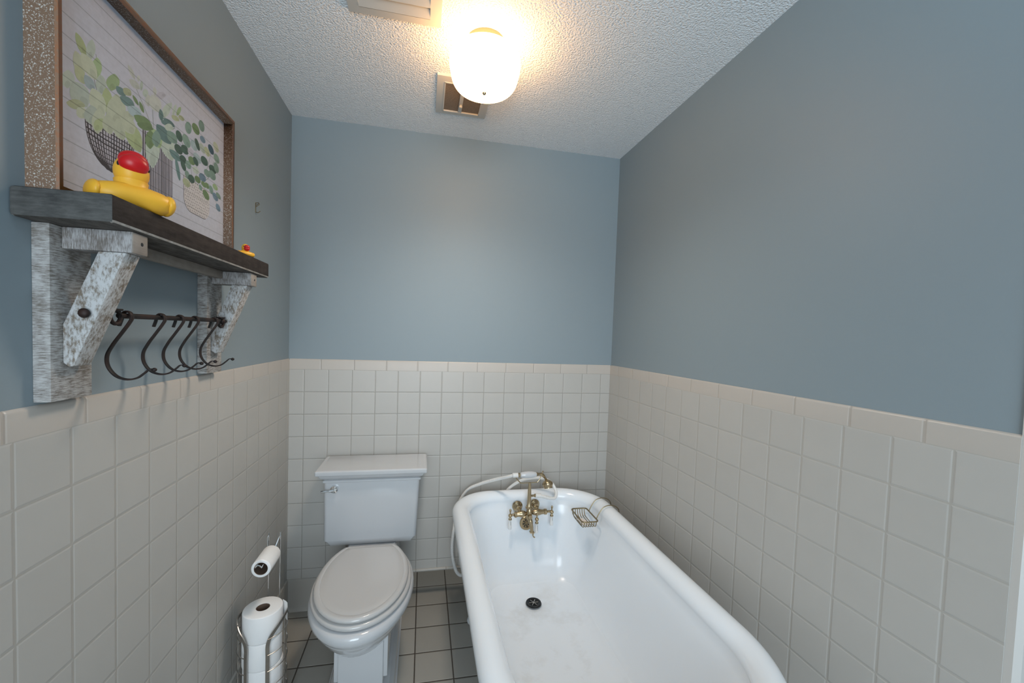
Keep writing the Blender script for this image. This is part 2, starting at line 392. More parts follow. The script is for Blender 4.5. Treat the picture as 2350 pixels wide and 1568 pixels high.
# ---------------------------------------------------------------- ceiling light
LX, LY = 0.805, -0.706
t = thing('ceiling_light', 'round frosted white glass ceiling light, switched on, with brass canopy', 'ceiling light', (LX, LY, HC-0.180))
bm = B(); lathe(bm, [(0.062, HC), (0.064, HC-0.004), (0.064, HC-0.022), (0.058, HC-0.030), (0.052, HC-0.036)], (LX, LY, 0), seg=40)
obj('canopy', bm, mat('pale_brass', (0.30, 0.20, 0.11), rough=0.5), t)
m_globe = D.materials.new('lit_frosted_glass'); m_globe.use_nodes = True
nt = m_globe.node_tree; bb = nt.nodes['Principled BSDF']
bb.inputs['Base Color'].default_value = (0.9, 0.88, 0.84, 1); bb.inputs['Roughness'].default_value = 0.25
inp(bb, ['Emission Color'], (1.0, 0.56, 0.22, 1)); inp(bb, ['Emission Strength'], LAMP_STRENGTH)
gp = [(0.050, 2.342), (0.070, 2.344), (0.094, 2.337), (0.111, 2.318), (0.1165, 2.293), (0.114, 2.264), (0.108, 2.232), (0.102, 2.213), (0.090, 2.197), (0.070, 2.188), (0.045, 2.183), (0.012, 2.181), (0.0, 2.181)]
gp = [(r*1.035, 2.342-(2.342-z)*0.825) for r, z in gp]
sp = cr([(r, 0, z) for r, z in gp], 4)
bm = B(); lathe(bm, [(p.x, p.z) for p in sp], (LX, LY, 0), seg=56); obj('glass_shade', bm, m_globe, t)
bm = B(); lathe(bm, [(0.0, 2.2005), (0.005, 2.2015), (0.007, 2.2055), (0.005, 2.2105)], (LX, LY, 0), seg=16); obj('finial', bm, m_brass, t)
bl = D.lights.new('ceiling_bulb', 'SPOT'); bl.energy = 29.0; bl.color = (1.0, 0.95, 0.87); bl.shadow_soft_size = 0.12; bl.spot_size = rad(165); bl.spot_blend = 1.0
bo = D.objects.new('ceiling_bulb', bl); COL.objects.link(bo); bo.location = (0, 0, -0.05); bo.parent = t

# ---------------------------------------------------------------- ceiling vents
t = thing('return_air_grille', 'large white louvred air grille at the top of the ceiling', 'vent', (0.512, -0.95, HC-0.01))
x0, x1, y0, y1 = 0.372, 0.653, -1.13, -0.738
bm = B(); fwd = 0.034
def pic_frame(bm, x0, x1, y0, y1, w, z0, z1, drop):
    # bevelled picture-frame moulding, outer edge thin
    for (a, b_, c, d) in (((x0, y0), (x1, y0), (x1-w, y0+w), (x0+w, y0+w)), ((x1, y0), (x1, y1), (x1-w, y1-w), (x1-w, y0+w)), ((x1, y1), (x0, y1), (x0+w, y1-w), (x1-w, y1-w)), ((x0, y1), (x0, y0), (x0+w, y0+w), (x0+w, y1-w))):
        q = [bm.verts.new((*a, z0)), bm.verts.new((*b_, z0)), bm.verts.new((*c, z1)), bm.verts.new((*d, z1))]
        bm.faces.new(q)
        q2 = [bm.verts.new((*a, HC)), bm.verts.new((*b_, HC)), bm.verts.new((*b_, z0)), bm.verts.new((*a, z0))]; bm.faces.new(q2)
        q3 = [bm.verts.new((*d, z1)), bm.verts.new((*c, z1)), bm.verts.new((*c, HC)), bm.verts.new((*d, HC))]; bm.faces.new(q3)
pic_frame(bm, x0, x1, y0, y1, fwd, HC-0.008, HC-0.013, 0)
obj('frame', bm, m_grille, t, ang=20)
bm = B(); box(bm, x0+fwd, x1-fwd, y0+fwd, y1-fwd, HC-0.0015, HC); obj('duct_opening', bm, mat('duct_grey', (0.30, 0.29, 0.28), rough=0.8), t)
k = 0
yy = y1-fwd-0.003
while yy-0.048 > y0+fwd:
    bm = B(); prism(bm, [(yy, HC-0.0145), (yy-0.002, HC-0.0145), (yy-0.050, HC-0.003), (yy-0.048, HC-0.003)], 'X', x0+fwd, x1-fwd)
    obj('louvre_slat', bm, m_grille, t); yy -= 0.046
t = thing('exhaust_fan_grille', 'small white square exhaust fan grille with brown mesh behind the ceiling light', 'vent', (0.755, -0.36, HC-0.01))
x0, x1, y0, y1 = 0.650, 0.870, -0.495, -0.224
bm = B(); pic_frame(bm, x0, x1, y0, y1, 0.030, HC-0.009, HC-0.014, 0)
ix0, ix1, iy0, iy1 = x0+0.030, x1-0.030, y0+0.030, y1-0.030
for a in ((ix0-0.001, ix0+0.004, iy0, iy1), (ix1-0.004, ix1+0.001, iy0, iy1), (ix0, ix1, iy0-0.001, iy0+0.004), (ix0, ix1, iy1-0.004, iy1+0.001)): box(bm, a[0], a[1], a[2], a[3], HC-0.016, HC-0.010)
obj('frame', bm, m_grille, t, ang=20)
m_mesh = D.materials.new('dusty_brown_mesh'); m_mesh.use_nodes = True
g = NT(m_mesh); b = m_mesh.node_tree.nodes['Principled BSDF']; pos, S = world_pos(g)
fr = g.math('FRACT', g.math('MULTIPLY', S[1], 190)); st = g.math('GREATER_THAN', fr, 0.62)
nn = g.node('ShaderNodeTexNoise'); nn.inputs['Scale'].default_value = 260; g.L.new(pos, nn.inputs['Vector'])
f = g.math('MULTIPLY', st, g.math('MULTIPLY', nn.outputs['Fac'], 1.4), clamp=True)
mx = g.node('ShaderNodeMix', data_type='RGBA'); mx.inputs['A'].default_value = (0.13, 0.085, 0.055, 1); mx.inputs['B'].default_value = (0.42, 0.33, 0.25, 1)
g.L.new(f, mx.inputs['Factor']); g.L.new(mx.outputs['Result'], b.inputs['Base Color']); b.inputs['Roughness'].default_value = 0.8
bm = B(); box(bm, ix0, ix1, iy0, iy1, HC-0.010, HC-0.0005); obj('mesh_filter', bm, m_mesh, t)
bm = B(); box(bm, 0.746, 0.762, iy0, iy1, HC-0.015, HC-0.009, 0.002); obj('centre_bar', bm, m_grille, t)
bm = B(); lathe(bm, [(0.0, HC-0.026), (0.006, HC-0.026), (0.008, HC-0.020), (0.005, HC-0.014)], (0.754, -0.318, 0), seg=16); obj('centre_knob', bm, m_grille, t)

# ---------------------------------------------------------------- wooden shelf
SX = -0.005
t = thing('wooden_shelf', 'rustic wooden wall shelf with dark top board and whitewashed brackets', 'shelf', (0.0, -1.01, 1.243))
bm = B()
tb = bmesh.new(); box(tb, SX, 0.1315, -1.349, -0.669, 1.5405, 1.587, 0.0050)
tb.faces.ensure_lookup_table(); bmesh.ops.recalc_face_normals(tb, faces=tb.faces)
for f in tb.faces:
    n = f.normal
    f.material_index = 1 if n.y < -0.8 else (2 if n.z < -0.9 else (3 if n.z < -0.3 else 0))
merge(bm, tb); obj('top_board', bm, [m_top, m_end, m_under, m_edge], t)
bm = B(); box(bm, 0.030, 0.050, -1.246, -0.789, 1.5190, 1.5402, 0.001); obj('under_rail', bm, m_rail, t, 'pale unpainted rail under the board')
for yc in (-1.2685, -0.7665):
    bm = B(); box(bm, SX, 0.020, yc-0.0435, yc+0.0435, 1.2435, 1.5402, 0.0015)
    bp_ = obj('bracket_upright', bm, m_wash, t)
    bm = B(); box(bm, 0.0205, 0.1245, yc-0.0215, yc+0.0185, 1.5030, 1.5400, 0.002)
    for f in bm.faces:
        if all(v.co.x > 0.11 for v in f.verts): f.material_index = 1
    ba = obj('bracket_arm', bm, [m_wash_y, m_rail], t)
    bm = B(); lathe(bm, [(0.0035, 0.1246), (0.003, 0.1251), (0.0, 0.1251)], (0, yc+0.002, 1.522), axis=(1, 0, 0), seg=12); obj('screw_head', bm, m_black, ba)
    bm = B()
    prism(bm, [(0.0205, 1.374), (0.0205, 1.309), (0.0285, 1.3015), (0.036, 1.303), (0.1135, 1.5025), (0.0725, 1.5025)], 'Y', yc-0.0205, yc+0.0175, 0.0015)
    br = obj('bracket_brace', bm, m_wash_brace, t)
# iron rod with ring ends held by eye bolts through the braces
RX, RZ = 0.056, 1.394
bm = B(); tube(bm, [(RX, -1.214, RZ), (RX, -0.823, RZ+0.003)], 0.0052, 10); rod = obj('hook_rod', bm, m_iron, t)
for sgn, ye, yb0, yb1 in ((-1, -1.222, -1.296, -1.238), (1, -0.812, -0.800, -0.745)):
    bm = B()
    ring = [(RX+0.0005*math.cos(a), ye+sgn*0.001+0.0125*math.cos(a), RZ-0.003+0.0125*math.sin(a)) for a in [2*PI*i/20 for i in range(20)]]
    tube(bm, ring, 0.0038, 8, closed=True); obj('rod_ring', bm, m_iron, t)
    bm = B(); zc = RZ+0.001
    tube(bm, [(RX, yb0-0.002, zc), (RX, yb1, zc)], 0.0050, 10)
    ball(bm, (RX, (yb0 if sgn < 0 else yb0-0.006), zc), (0.0085, 0.006, 0.0085), 14)
    if sgn < 0: box(bm, RX-0.006, RX+0.007, -1.240, -1.212, RZ+0.009, RZ+0.013, 0.001)
    else: box(bm, RX-0.006, RX+0.007, -0.828, -0.800, RZ+0.009, RZ+0.013, 0.001)
    obj('eye_bolt', bm, m_iron, t)

# five S hooks hanging from the rod
def make_hook(y):
    pts = [(-0.0145, 0, -0.022), (-0.0098, 0, -0.007), (-0.0086, 0, 0.003), (-0.001, 0, 0.0100), (0.0072, 0, 0.0065), (0.0095, 0, -0.004), (0.0035, 0, -0.017),
           (-0.011, 0, -0.040), (-0.026, 0, -0.064), (-0.0365, 0, -0.088), (-0.0345, 0, -0.112), (-0.020, 0, -0.132), (0.0, 0, -0.1395), (0.019, 0, -0.136), (0.033, 0, -0.125), (0.042, 0, -0.1165), (0.0505, 0, -0.116)]
    P = cr([(RX+0.001+a*0.90, y, RZ+c*0.89) for a, _, c in pts], 6)
    n = len(P)
    def w(t): return 1.0 if t < 0.75 else 1.0-(t-0.75)*1.6
    bm = B(); tube(bm, P, w, 10, flat=(0.0046, 0.0018, (0, 1, 0)))
    e = P[-1]; ball(bm, (e.x+0.001, e.y, e.z-0.001), (0.0045, 0.0042, 0.0040), 12)
    return bm
hook_l = ['black iron S-hook on the shelf rod, nearest to the viewer beside the near bracket', 'black iron S-hook on the shelf rod, second from the near bracket',
          'black iron S-hook on the shelf rod, the middle one of the row of five', 'black iron S-hook on the shelf rod, second from the far bracket', 'black iron S-hook on the shelf rod, farthest, against the far bracket']
hk = obj('iron_hook', make_hook(-1.194), m_iron); tag(hk, hook_l[0], 'hook', 'iron hooks on the shelf rod')
for y, l in zip((-1.089, -1.017, -0.951, -0.853), hook_l[1:]):
    c = hk.copy(); COL.objects.link(c); c.location.y += y+1.194; c['label'] = l

# ---------------------------------------------------------------- ducks
def duck(name, label, c, s, yaw, beak_up, beak_side):
    """c = point on the shelf, s = size, yaw = direction faced"""
    t = thing(name, label, 'rubber duck', c)
    M = Matrix.Translation(Vector(c)) @ Matrix.Rotation(yaw, 4, 'Z') @ Matrix.Scale(s, 4)   # faces +X locally
    bm = B(); u = bmesh.new()
    # hull: wide rounded body, broad low breast roll with two bulging wing ends
    def hull(w, dback, dfront, z, n=36):
        r = []
        for k in range(n):
            a = 2*PI*k/n; cx, sy = math.cos(a), math.sin(a)
            r.append((math.copysign(abs(cx)**0.8, cx)*(dfront if cx > 0 else dback), math.copysign(abs(sy)**0.62, sy)*w, z))
        return r
    loft(u, [hull(0.045, 0.034, 0.028, 0.0), hull(0.060, 0.043, 0.040, 0.006), hull(0.067, 0.047, 0.046, 0.019), hull(0.065, 0.046, 0.043, 0.032), hull(0.054, 0.040, 0.033, 0.041), hull(0.034, 0.030, 0.022, 0.047), hull(0.01, 0.01, 0.008, 0.051)])
    for sg in (-1, 1): ball(u, (0.004, sg*0.057, 0.0225), (0.035, 0.0120, 0.0208), 20)
    ball(u, (-0.038, 0, 0.040), (0.016, 0.020, 0.014), 16)
    merge(bm, u, M=M); obj('body', bm, m_yellow, t, ang=60)
    bm = B(); u = bmesh.new(); ball(u, (0.002, 0, 0.075), (0.0290, 0.0280, 0.0330), 28); lathe(u, [(0.030, 0.040), (0.026, 0.048), (0.027, 0.058)], (0, 0, 0), seg=24); merge(bm, u, M=M)
    hd = obj('head', bm, m_yellow, t, ang=60)
    bm = B(); u = bmesh.new()
    for k, (dz, rz) in enumerate(((0.007, 0.0135), (-0.008, 0.0125))):
        ball(u, (0, 0, dz), ((0.0200, 0.0235, rz*1.45)), 24)
    R = Matrix.Translation(Vector((0.002+0.022*math.cos(beak_up), 0, 0.074+0.022*math.sin(beak_up)))) @ Matrix.Rotation(-beak_up*0.9, 4, 'Y') @ Matrix.Rotation(beak_side, 4, 'X')
    merge(bm, u, M=M @ R); obj('beak', bm, m_red, hd, ang=70)
    for sg in (-1, 1):
        bm = B(); u = bmesh.new(); ball(u, (0.016, sg*0.0225, 0.084), (0.0045, 0.003, 0.0050), 12); merge(bm, u, M=M); obj('eye', bm, m_black, hd)
    return t
duck('rubber_duck', 'large yellow rubber duck with red beak near the close end of the wooden shelf', (0.094, -1.243, 1.587), 0.90, rad(-46), rad(54), rad(-8))
duck('rubber_duck', 'tiny yellow rubber duck with red beak at the far end of the wooden shelf', (0.106, -0.784, 1.587), 0.34, rad(-38), rad(-5), 0)

# ---------------------------------------------------------------- framed botanical print
t = thing('framed_print', 'framed print of potted plants standing on the wooden shelf, speckled brown frame', 'picture', (0.018, -1.003, 1.5875))
Y0, Y1, Z0, Z1, FD, FWd = -1.321, -0.685, 1.588, 2.013, 0.036, 0.0145
def member(pts_face):   # four mitred members: outer quad -> inner quad
    u = bmesh.new(); (a, b_, c, d) = pts_face
    A = [u.verts.new((SX, *p)) for p in (a, b_, c, d)]; F = [u.verts.new((FD, *p)) for p in (a, b_, c, d)]
    u.faces.new(A[::-1]); ff = u.faces.new(F); ff.material_index = 1
    for i in range(4): u.faces.new((A[i], A[(i+1) % 4], F[(i+1) % 4], F[i]))
    return u
o_, i_ = ((Y0, Z0), (Y1, Z0), (Y1, Z1), (Y0, Z1)), ((Y0+FWd, Z0+FWd), (Y1-FWd, Z0+FWd), (Y1-FWd, Z1-FWd), (Y0+FWd, Z1-FWd))
bm = B()
for k in range(4): merge(bm, member((o_[k], o_[(k+1) % 4], i_[(k+1) % 4], i_[k])))
for f in bm.faces: f.smooth = False
obj('frame', bm, [m_frame, m_frame_front], t)
# printed panel: boards, pots and leaves are pigment on one flat sheet
m_art = D.materials.new('printed_panel'); m_art.use_nodes = True
g = NT(m_art); b = m_art.node_tree.nodes['Principled BSDF']; pos, S = world_pos(g)
at = g.node('ShaderNodeAttribute'); at.attribute_name = 'pigment'
nn = g.node('ShaderNodeTexNoise'); nn.inputs['Scale'].default_value = 85; nn.inputs['Detail'].default_value = 4; g.L.new(pos, nn.inputs['Vector'])
mp = g.node('ShaderNodeMapping'); mp.inputs['Scale'].default_value = (1, 5, 90); g.L.new(pos, mp.inputs['Vector'])
gr = g.node('ShaderNodeTexNoise'); gr.inputs['Scale'].default_value = 3; gr.inputs['Detail'].default_value = 6; g.L.new(mp.outputs['Vector'], gr.inputs['Vector'])
fr = g.math('FRACT', g.math('DIVIDE', g.math('SUBTRACT', S[2], 1.623), 0.0352)); dd = g.math('MINIMUM', fr, g.math('SUBTRACT', 1.0, fr))
ln = g.math('LESS_THAN', dd, 0.028)
tone = g.math('ADD', 0.80, g.math('MULTIPLY', nn.outputs['Fac'], 0.26)); tone = g.math('ADD', tone, g.math('MULTIPLY', gr.outputs['Fac'], 0.14))
tone = g.math('SUBTRACT', tone, g.math('MULTIPLY', ln, 0.32))
vm = g.node('ShaderNodeVectorMath', operation='SCALE'); g.L.new(at.outputs['Color'], vm.inputs[0]); g.L.new(tone, vm.inputs['Scale'])
g.L.new(vm.outputs[0], b.inputs['Base Color']); b.inputs['Roughness'].default_value = 0.6
ART = []   # (polygon, colour)
PAL = {'c': (0.34, 0.42, 0.23), 't': (0.38, 0.46, 0.41), 'p': (0.43, 0.49, 0.38), 'o': (0.34, 0.39, 0.25), 'g': (0.27, 0.38, 0.21), 'b': (0.30, 0.40, 0.43), 'k': (0.11, 0.20, 0.20),
       'y': (0.42, 0.46, 0.43), 'l': (0.40, 0.41, 0.48), 'm': (0.13, 0.21, 0.10), 'e': (0.17, 0.27, 0.23), 'd': (0.045, 0.095, 0.075), 's': (0.13, 0.21, 0.28), 'n': (0.04, 0.09, 0.13)}
INK = (0.018, 0.016, 0.024); PB = (0.38, 0.38, 0.44)
def line_poly(p, q, w):
    dx, dy = q[0]-p[0], q[1]-p[1]; l = math.hypot(dx, dy) or 1; nx, ny = -dy/l*w/2, dx/l*w/2
    return [(p[0]+nx, p[1]+ny), (q[0]+nx, q[1]+ny), (q[0]-nx, q[1]-ny), (p[0]-nx, p[1]-ny)]
def stroke(pts, w, col):
    for p, q in zip(pts, pts[1:]): ART.append((line_poly(p, q, w), col))
# bowl pot with a loose cross-hatch
def bowl_x(z):   # half width of the bowl at height z
    u = max(0.0, min(1.0, (z-1.678)/0.079)); return 0.064*math.sqrt(max(0, 1-(1-u)**2.3)) if u < 1 else 0.064
BC = -1.1615
pot = [(BC-bowl_x(z), z) for z in [1.757-0.079*k/14 for k in range(15)]]+[(BC+bowl_x(z), z) for z in [1.678+0.079*k/14 for k in range(15)]]
ART.append((pot, PB)); stroke(pot, 0.0022, INK)
for k in range(9):
    z = 1.684+0.0085*k; h = bowl_x(z); stroke([(BC-h, z+0.001), (BC-h*0.3, z-0.0012+random.uniform(-.001, .001)), (BC+h*0.4, z+random.uniform(-.001, .001)), (BC+h, z+0.001)], random.uniform(0.0014, 0.0028), INK)
for k in range(17):
    u = -0.92+1.84*k/16
    stroke([(BC+u*bowl_x(1.679+0.078*j/7), 1.679+0.078*j/7) for j in range(8)], random.uniform(0.0018, 0.0040), INK)
# tall striped pot
def cyl_pts(x0, x1, zt, zb, r):
    P = [(x0, zt)]
    for k in range(9): a = PI+PI/2*k/8; P.append((x0+r+r*math.cos(a), zb+r+r*math.sin(a)))
    for k in range(9): a = 1.5*PI+PI/2*k/8; P.append((x1-r+r*math.cos(a), zb+r+r*math.sin(a)))
    P.append((x1, zt)); return P
pot = cyl_pts(-1.069, -0.961, 1.806, 1.672, 0.030); ART.append((pot, PB)); stroke(pot, 0.0016, INK)
for k in range(19):
    x = -1.066+0.102*k/18; e = min(x+1.069, -0.961-x); zb = 1.672+(0.030-math.sqrt(max(0, 0.0009-(0.030-min(e, 0.030))**2)))
    stroke([(x, zb), (x+random.uniform(-.001, .001), 1.74), (x, 1.806)], random.uniform(0.0012, 0.0034), INK)
# small dotted pot
pot = cyl_pts(-0.912, -0.782, 1.765, 1.680, 0.034); ART.append((pot, (0.50, 0.49, 0.50))); stroke(pot[:13], 0.0015, INK)
for r_ in range(11):
    for k in range(15):
        x = -0.906+0.0086*k+(0.0043 if r_ % 2 else 0)+random.uniform(-.001, .001); z = 1.685+0.0078*r_+random.uniform(-.001, .001)
        e = min(x+0.912, -0.782-x)
        if e < 0.003 or (z < 1.714 and (0.034-min(e, 0.034))**2+(1.714-z)**2 > 0.031**2): continue
        ART.append(([(x+0.0014*math.cos(a), z+0.0014*math.sin(a)) for a in [2*PI*i/6 for i in range(6)]], INK))
# stems
for P in ([(-1.02, 1.80), (-1.06, 1.85), (-1.10, 1.89)], [(-1.02, 1.81), (-0.98, 1.84), (-0.95, 1.865)], [(-1.03, 1.81), (-1.035, 1.86), (-1.03, 1.90)],
          [(-0.87, 1.75), (-0.885, 1.81), (-0.93, 1.85)], [(-0.86, 1.75), (-0.85, 1.82), (-0.865, 1.88)], [(-0.85, 1.76), (-0.80, 1.82), (-0.775, 1.88)], [(-0.84, 1.78), (-0.79, 1.80), (-0.76, 1.86)],
          [(-0.83, 1.77), (-0.79, 1.785), (-0.76, 1.765), (-0.735, 1.735)], [(-1.18, 1.75), (-1.20, 1.82), (-1.22, 1.87)], [(-1.17, 1.75), (-1.18, 1.82), (-1.20, 1.88)]): stroke(cr([(0, *p) for p in P], 4) and [(v.y, v.z) for v in cr([(0, *p) for p in P], 4)], 0.0013, (0.16, 0.20, 0.15))
LEAVES = "-1244,1887,-1223,1861,-1240,1868,-1228,1880,c;-1209,1899,-1214,1861,-1220,1876,-1203,1885,t;-1246,1854,-1230,1822,-1247,1830,-1229,1846,p;-1245,1831,-1227,1811,-1243,1814,-1229,1828,o;-1197,1874,-1200,1836,-1209,1849,-1188,1861,g;-1231,1860,-1200,1835,-1225,1838,-1206,1858,p;-1153,1871,-1160,1837,-1170,1847,-1142,1860,g;-1262,1812,-1263,1783,-1274,1791,-1251,1804,t;-1189,1848,-1186,1817,-1197,1826,-1177,1839,t;-1251,1798,-1222,1773,-1251,1772,-1223,1800,t;-1225,1826,-1205,1811,-1222,1812,-1208,1826,b;-1175,1831,-1169,1789,-1183,1803,-1161,1817,c;-1208,1811,-1183,1775,-1209,1782,-1182,1805,p;-1264,1757,-1227,1771,-1248,1756,-1245,1771,o;-1147,1834,-1148,1773,-1168,1793,-1126,1815,p;-1242,1759,-1223,1753,-1239,1747,-1225,1765,p;-1212,1779,-1209,1748,-1224,1755,-1196,1771,t;-1192,1783,-1196,1738,-1207,1754,-1181,1766,p;-1127,1794,-1101,1823,-1104,1806,-1124,1811,p;-1184,1769,-1201,1741,-1201,1755,-1184,1754,c;-1173,1782,-1163,1752,-1180,1759,-1155,1775,p;-1144,1789,-1128,1757,-1151,1763,-1121,1784,p;-1116,1797,-1078,1754,-1113,1764,-1081,1788,c;-1124,1801,-1099,1782,-1124,1781,-1099,1803,p;-1035,1818,-1035,1738,-1055,1770,-1015,1786,t;-1000,1828,-962,1783,-999,1795,-963,1818,t;-976,1827,-965,1798,-984,1805,-956,1820,t;-970,1803,-927,1794,-956,1791,-941,1806,k;-947,1792,-929,1744,-946,1765,-931,1772,k;-1040,1819,-1010,1792,-1041,1794,-1009,1817,g;-1114,1913,-1094,1897,-1108,1901,-1100,1909,y;-1109,1887,-1080,1885,-1100,1879,-1090,1893,y;-1083,1911,-1082,1899,-1086,1902,-1078,1908,y;-1072,1906,-1074,1885,-1077,1894,-1069,1898,t;-1061,1895,-1059,1879,-1067,1882,-1052,1891,t;-1147,1851,-1123,1846,-1140,1842,-1129,1855,k;-1127,1859,-1106,1857,-1122,1851,-1111,1865,o;-1136,1837,-1097,1840,-1122,1830,-1112,1847,k;-1115,1828,-1075,1831,-1102,1820,-1089,1840,b;-1100,1860,-1083,1849,-1095,1852,-1089,1858,m;-1079,1858,-1066,1842,-1076,1847,-1068,1853,m;-1094,1821,-1039,1823,-1074,1812,-1060,1832,m;-1085,1809,-1035,1821,-1064,1807,-1057,1822,m;-1051,1888,-1049,1865,-1058,1871,-1041,1881,y;-1023,1901,-989,1922,-1005,1905,-1007,1917,l;-1030,1917,-1026,1901,-1033,1906,-1023,1912,y;-1037,1895,-1014,1871,-1040,1872,-1010,1895,y;-975,1910,-995,1867,-996,1885,-974,1892,t;-966,1917,-975,1894,-976,1904,-965,1907,t;-947,1923,-959,1890,-960,1904,-946,1909,t;-928,1927,-941,1899,-942,1910,-926,1916,g;-963,1888,-934,1890,-954,1883,-944,1895,o;-934,1903,-912,1901,-930,1895,-917,1908,o;-1008,1879,-1002,1856,-1012,1864,-999,1872,k;-995,1865,-953,1866,-979,1860,-969,1872,k;-1004,1856,-979,1858,-996,1852,-988,1862,k;-1019,1838,-969,1819,-1007,1817,-982,1840,k;-991,1849,-959,1859,-978,1846,-973,1862,t;-979,1843,-945,1830,-973,1827,-951,1846,e;-1044,1813,-1044,1775,-1057,1788,-1030,1800,m;-1023,1823,-1021,1789,-1034,1800,-1009,1812,e;-897,1906,-886,1880,-906,1884,-877,1902,e;-870,1916,-842,1898,-869,1898,-843,1917,m;-835,1941,-819,1917,-840,1921,-813,1938,e;-942,1863,-923,1843,-944,1846,-921,1861,d;-914,1867,-887,1844,-914,1846,-887,1865,e;-877,1869,-852,1851,-877,1851,-852,1869,b;-858,1882,-838,1857,-856,1865,-839,1875,d;-832,1900,-810,1890,-831,1888,-811,1902,s;-836,1879,-809,1862,-833,1863,-812,1877,t;-809,1881,-786,1863,-808,1866,-787,1880,o;-788,1897,-763,1878,-787,1880,-764,1895,n;-759,1917,-735,1896,-759,1899,-735,1914,p;-949,1826,-921,1813,-947,1810,-924,1829,d;-920,1837,-894,1824,-919,1821,-894,1840,d;-926,1809,-905,1796,-927,1794,-904,1810,d;-755,1885,-731,1865,-756,1867,-730,1883,e;-826,1848,-797,1833,-825,1831,-798,1850,d;-890,1842,-870,1829,-891,1828,-869,1843,l;-865,1841,-832,1825,-861,1824,-836,1842,b;-887,1822,-863,1809,-887,1807,-863,1824,m;-866,1830,-846,1813,-866,1816,-847,1828,d;-900,1806,-883,1791,-902,1792,-881,1806,e;-923,1799,-905,1777,-923,1783,-905,1794,d;-783,1841,-748,1829,-779,1825,-752,1845,d;-783,1826,-752,1809,-782,1808,-753,1827,e;-754,1860,-735,1836,-757,1841,-732,1855,e;-809,1819,-783,1806,-808,1804,-784,1820,e;-868,1803,-844,1793,-867,1790,-846,1806,t;-903,1780,-888,1762,-905,1766,-886,1777,e;-887,1775,-866,1760,-889,1760,-864,1776,d;-857,1783,-835,1771,-857,1770,-835,1784,m;-835,1798,-807,1785,-834,1783,-808,1801,s;-913,1756,-886,1743,-911,1742,-889,1758,o;-826,1780,-803,1770,-822,1770,-806,1781,m;-807,1783,-787,1772,-805,1772,-788,1783,m;-837,1767,-826,1754,-838,1757,-824,1765,e;-816,1760,-788,1740,-814,1743,-790,1757,m;-781,1784,-766,1764,-783,1769,-763,1779,e;-762,1795,-738,1784,-760,1783,-740,1796,g;-762,1770,-736,1753,-760,1755,-737,1768,s;-743,1777,-718,1764,-739,1765,-722,1775,e;-742,1744,-722,1726,-743,1730,-721,1741,s"
for s_ in LEAVES.split(';'):
    q = s_.split(','); c_ = PAL[q[8]]; v = [int(k)/1000 for k in q[:8]]
    a, b2, s1, s2 = Vector(v[0:2]), Vector(v[2:4]), Vector(v[4:6]), Vector(v[6:8])
    mid = (a+b2)/2; ax_ = (b2-a)/2; sd = (s2-s1)/2; j = random.uniform(0.88, 1.12)
    # round leaves for the dotted pot, pointed for the others
    pw = 0.9 if v[0] > -0.955 else 0.62
    if pw < 0.8: sd = sd*1.32; ax_ = ax_*1.10
    N = 18; P = []
    for k in range(N):
        th = 2*PI*k/N; u_, w_ = math.cos(th), math.sin(th)
        w_ = math.copysign(abs(w_)**(1/pw if pw < 0.8 else 1), w_)
        P.append(tuple(mid+ax_*u_+sd*w_*0.98))
    ART.append((P, tuple(min(1, x*j) for x in c_)))
    ART.append(([tuple(mid+ax_*0.55+(Vector(p)-mid)*0.42) for p in P], tuple(min(1, x*j*0.86) for x in c_)))
bm = B(); cl = bm.loops.layers.float_color.new('pigment')
def add_poly(P, col, x):
    vs = [bm.verts.new((x, max(-1.3075, min(-0.6985, p[0])), max(1.601, p[1]))) for p in P]
    try: f = bm.faces.new(vs)
    except ValueError: return
    for l in f.loops: l[cl] = (*col, 1)
def pnl(z0, z1): add_poly([(-1.3075, z0), (-0.6985, z0), (-0.6985, z1), (-1.3075, z1)], (0.45, 0.48, 0.56), 0.012)
pnl(1.601, 1.9995)
for k, (P, col) in enumerate(ART): add_poly(P, col, 0.01203+k*2.5e-7)
for f in bm.faces:
    f.normal_update()
    if f.normal.x < 0: f.normal_flip()
me = D.meshes.new('printed_panel'); bmesh.ops.translate(bm, verts=bm.verts, vec=-ORG[t.name]); bm.to_mesh(me); bm.free(); me.materials.append(m_art)
o = D.objects.new('printed_panel', me); COL.objects.link(o); o.parent = t
bm = B(); box(bm, 0.004, 0.0118, Y0+FWd-0.001, Y1-FWd+0.001, Z0+FWd-0.001, Z1-FWd+0.001); obj('backing_board', bm, m_card, t)

# ---------------------------------------------------------------- small wall hook
t = thing('picture_hook', 'small brass picture hook nailed to the bare wall above the shelf end', 'hook', (-0.004, -0.407, 1.812))
bm = B(); box(bm, -0.005, -0.0035, -0.410, -0.4055, 1.812, 1.848, 0.0003)
tube(bm, [(-0.003, -0.4078, 1.813), (0.004, -0.4078, 1.8115), (0.012, -0.4078, 1.818)], 0.0014, 6)
tube(bm, [(-0.003, -0.4078, 1.847), (0.005, -0.4078, 1.849), (0.009, -0.4078, 1.843), (-0.003, -0.4078, 1.833)], 0.0013, 6)
obj('hook_plate', bm, m_brass_dk, t)
bm = B(); tube(bm, [(-0.004, -0.4078, 1.838), (0.007, -0.4078, 1.846)], 0.001, 6); ball(bm, (0.007, -0.4078, 1.846), 0.0019, 8); obj('nail', bm, m_brass_dk, t)

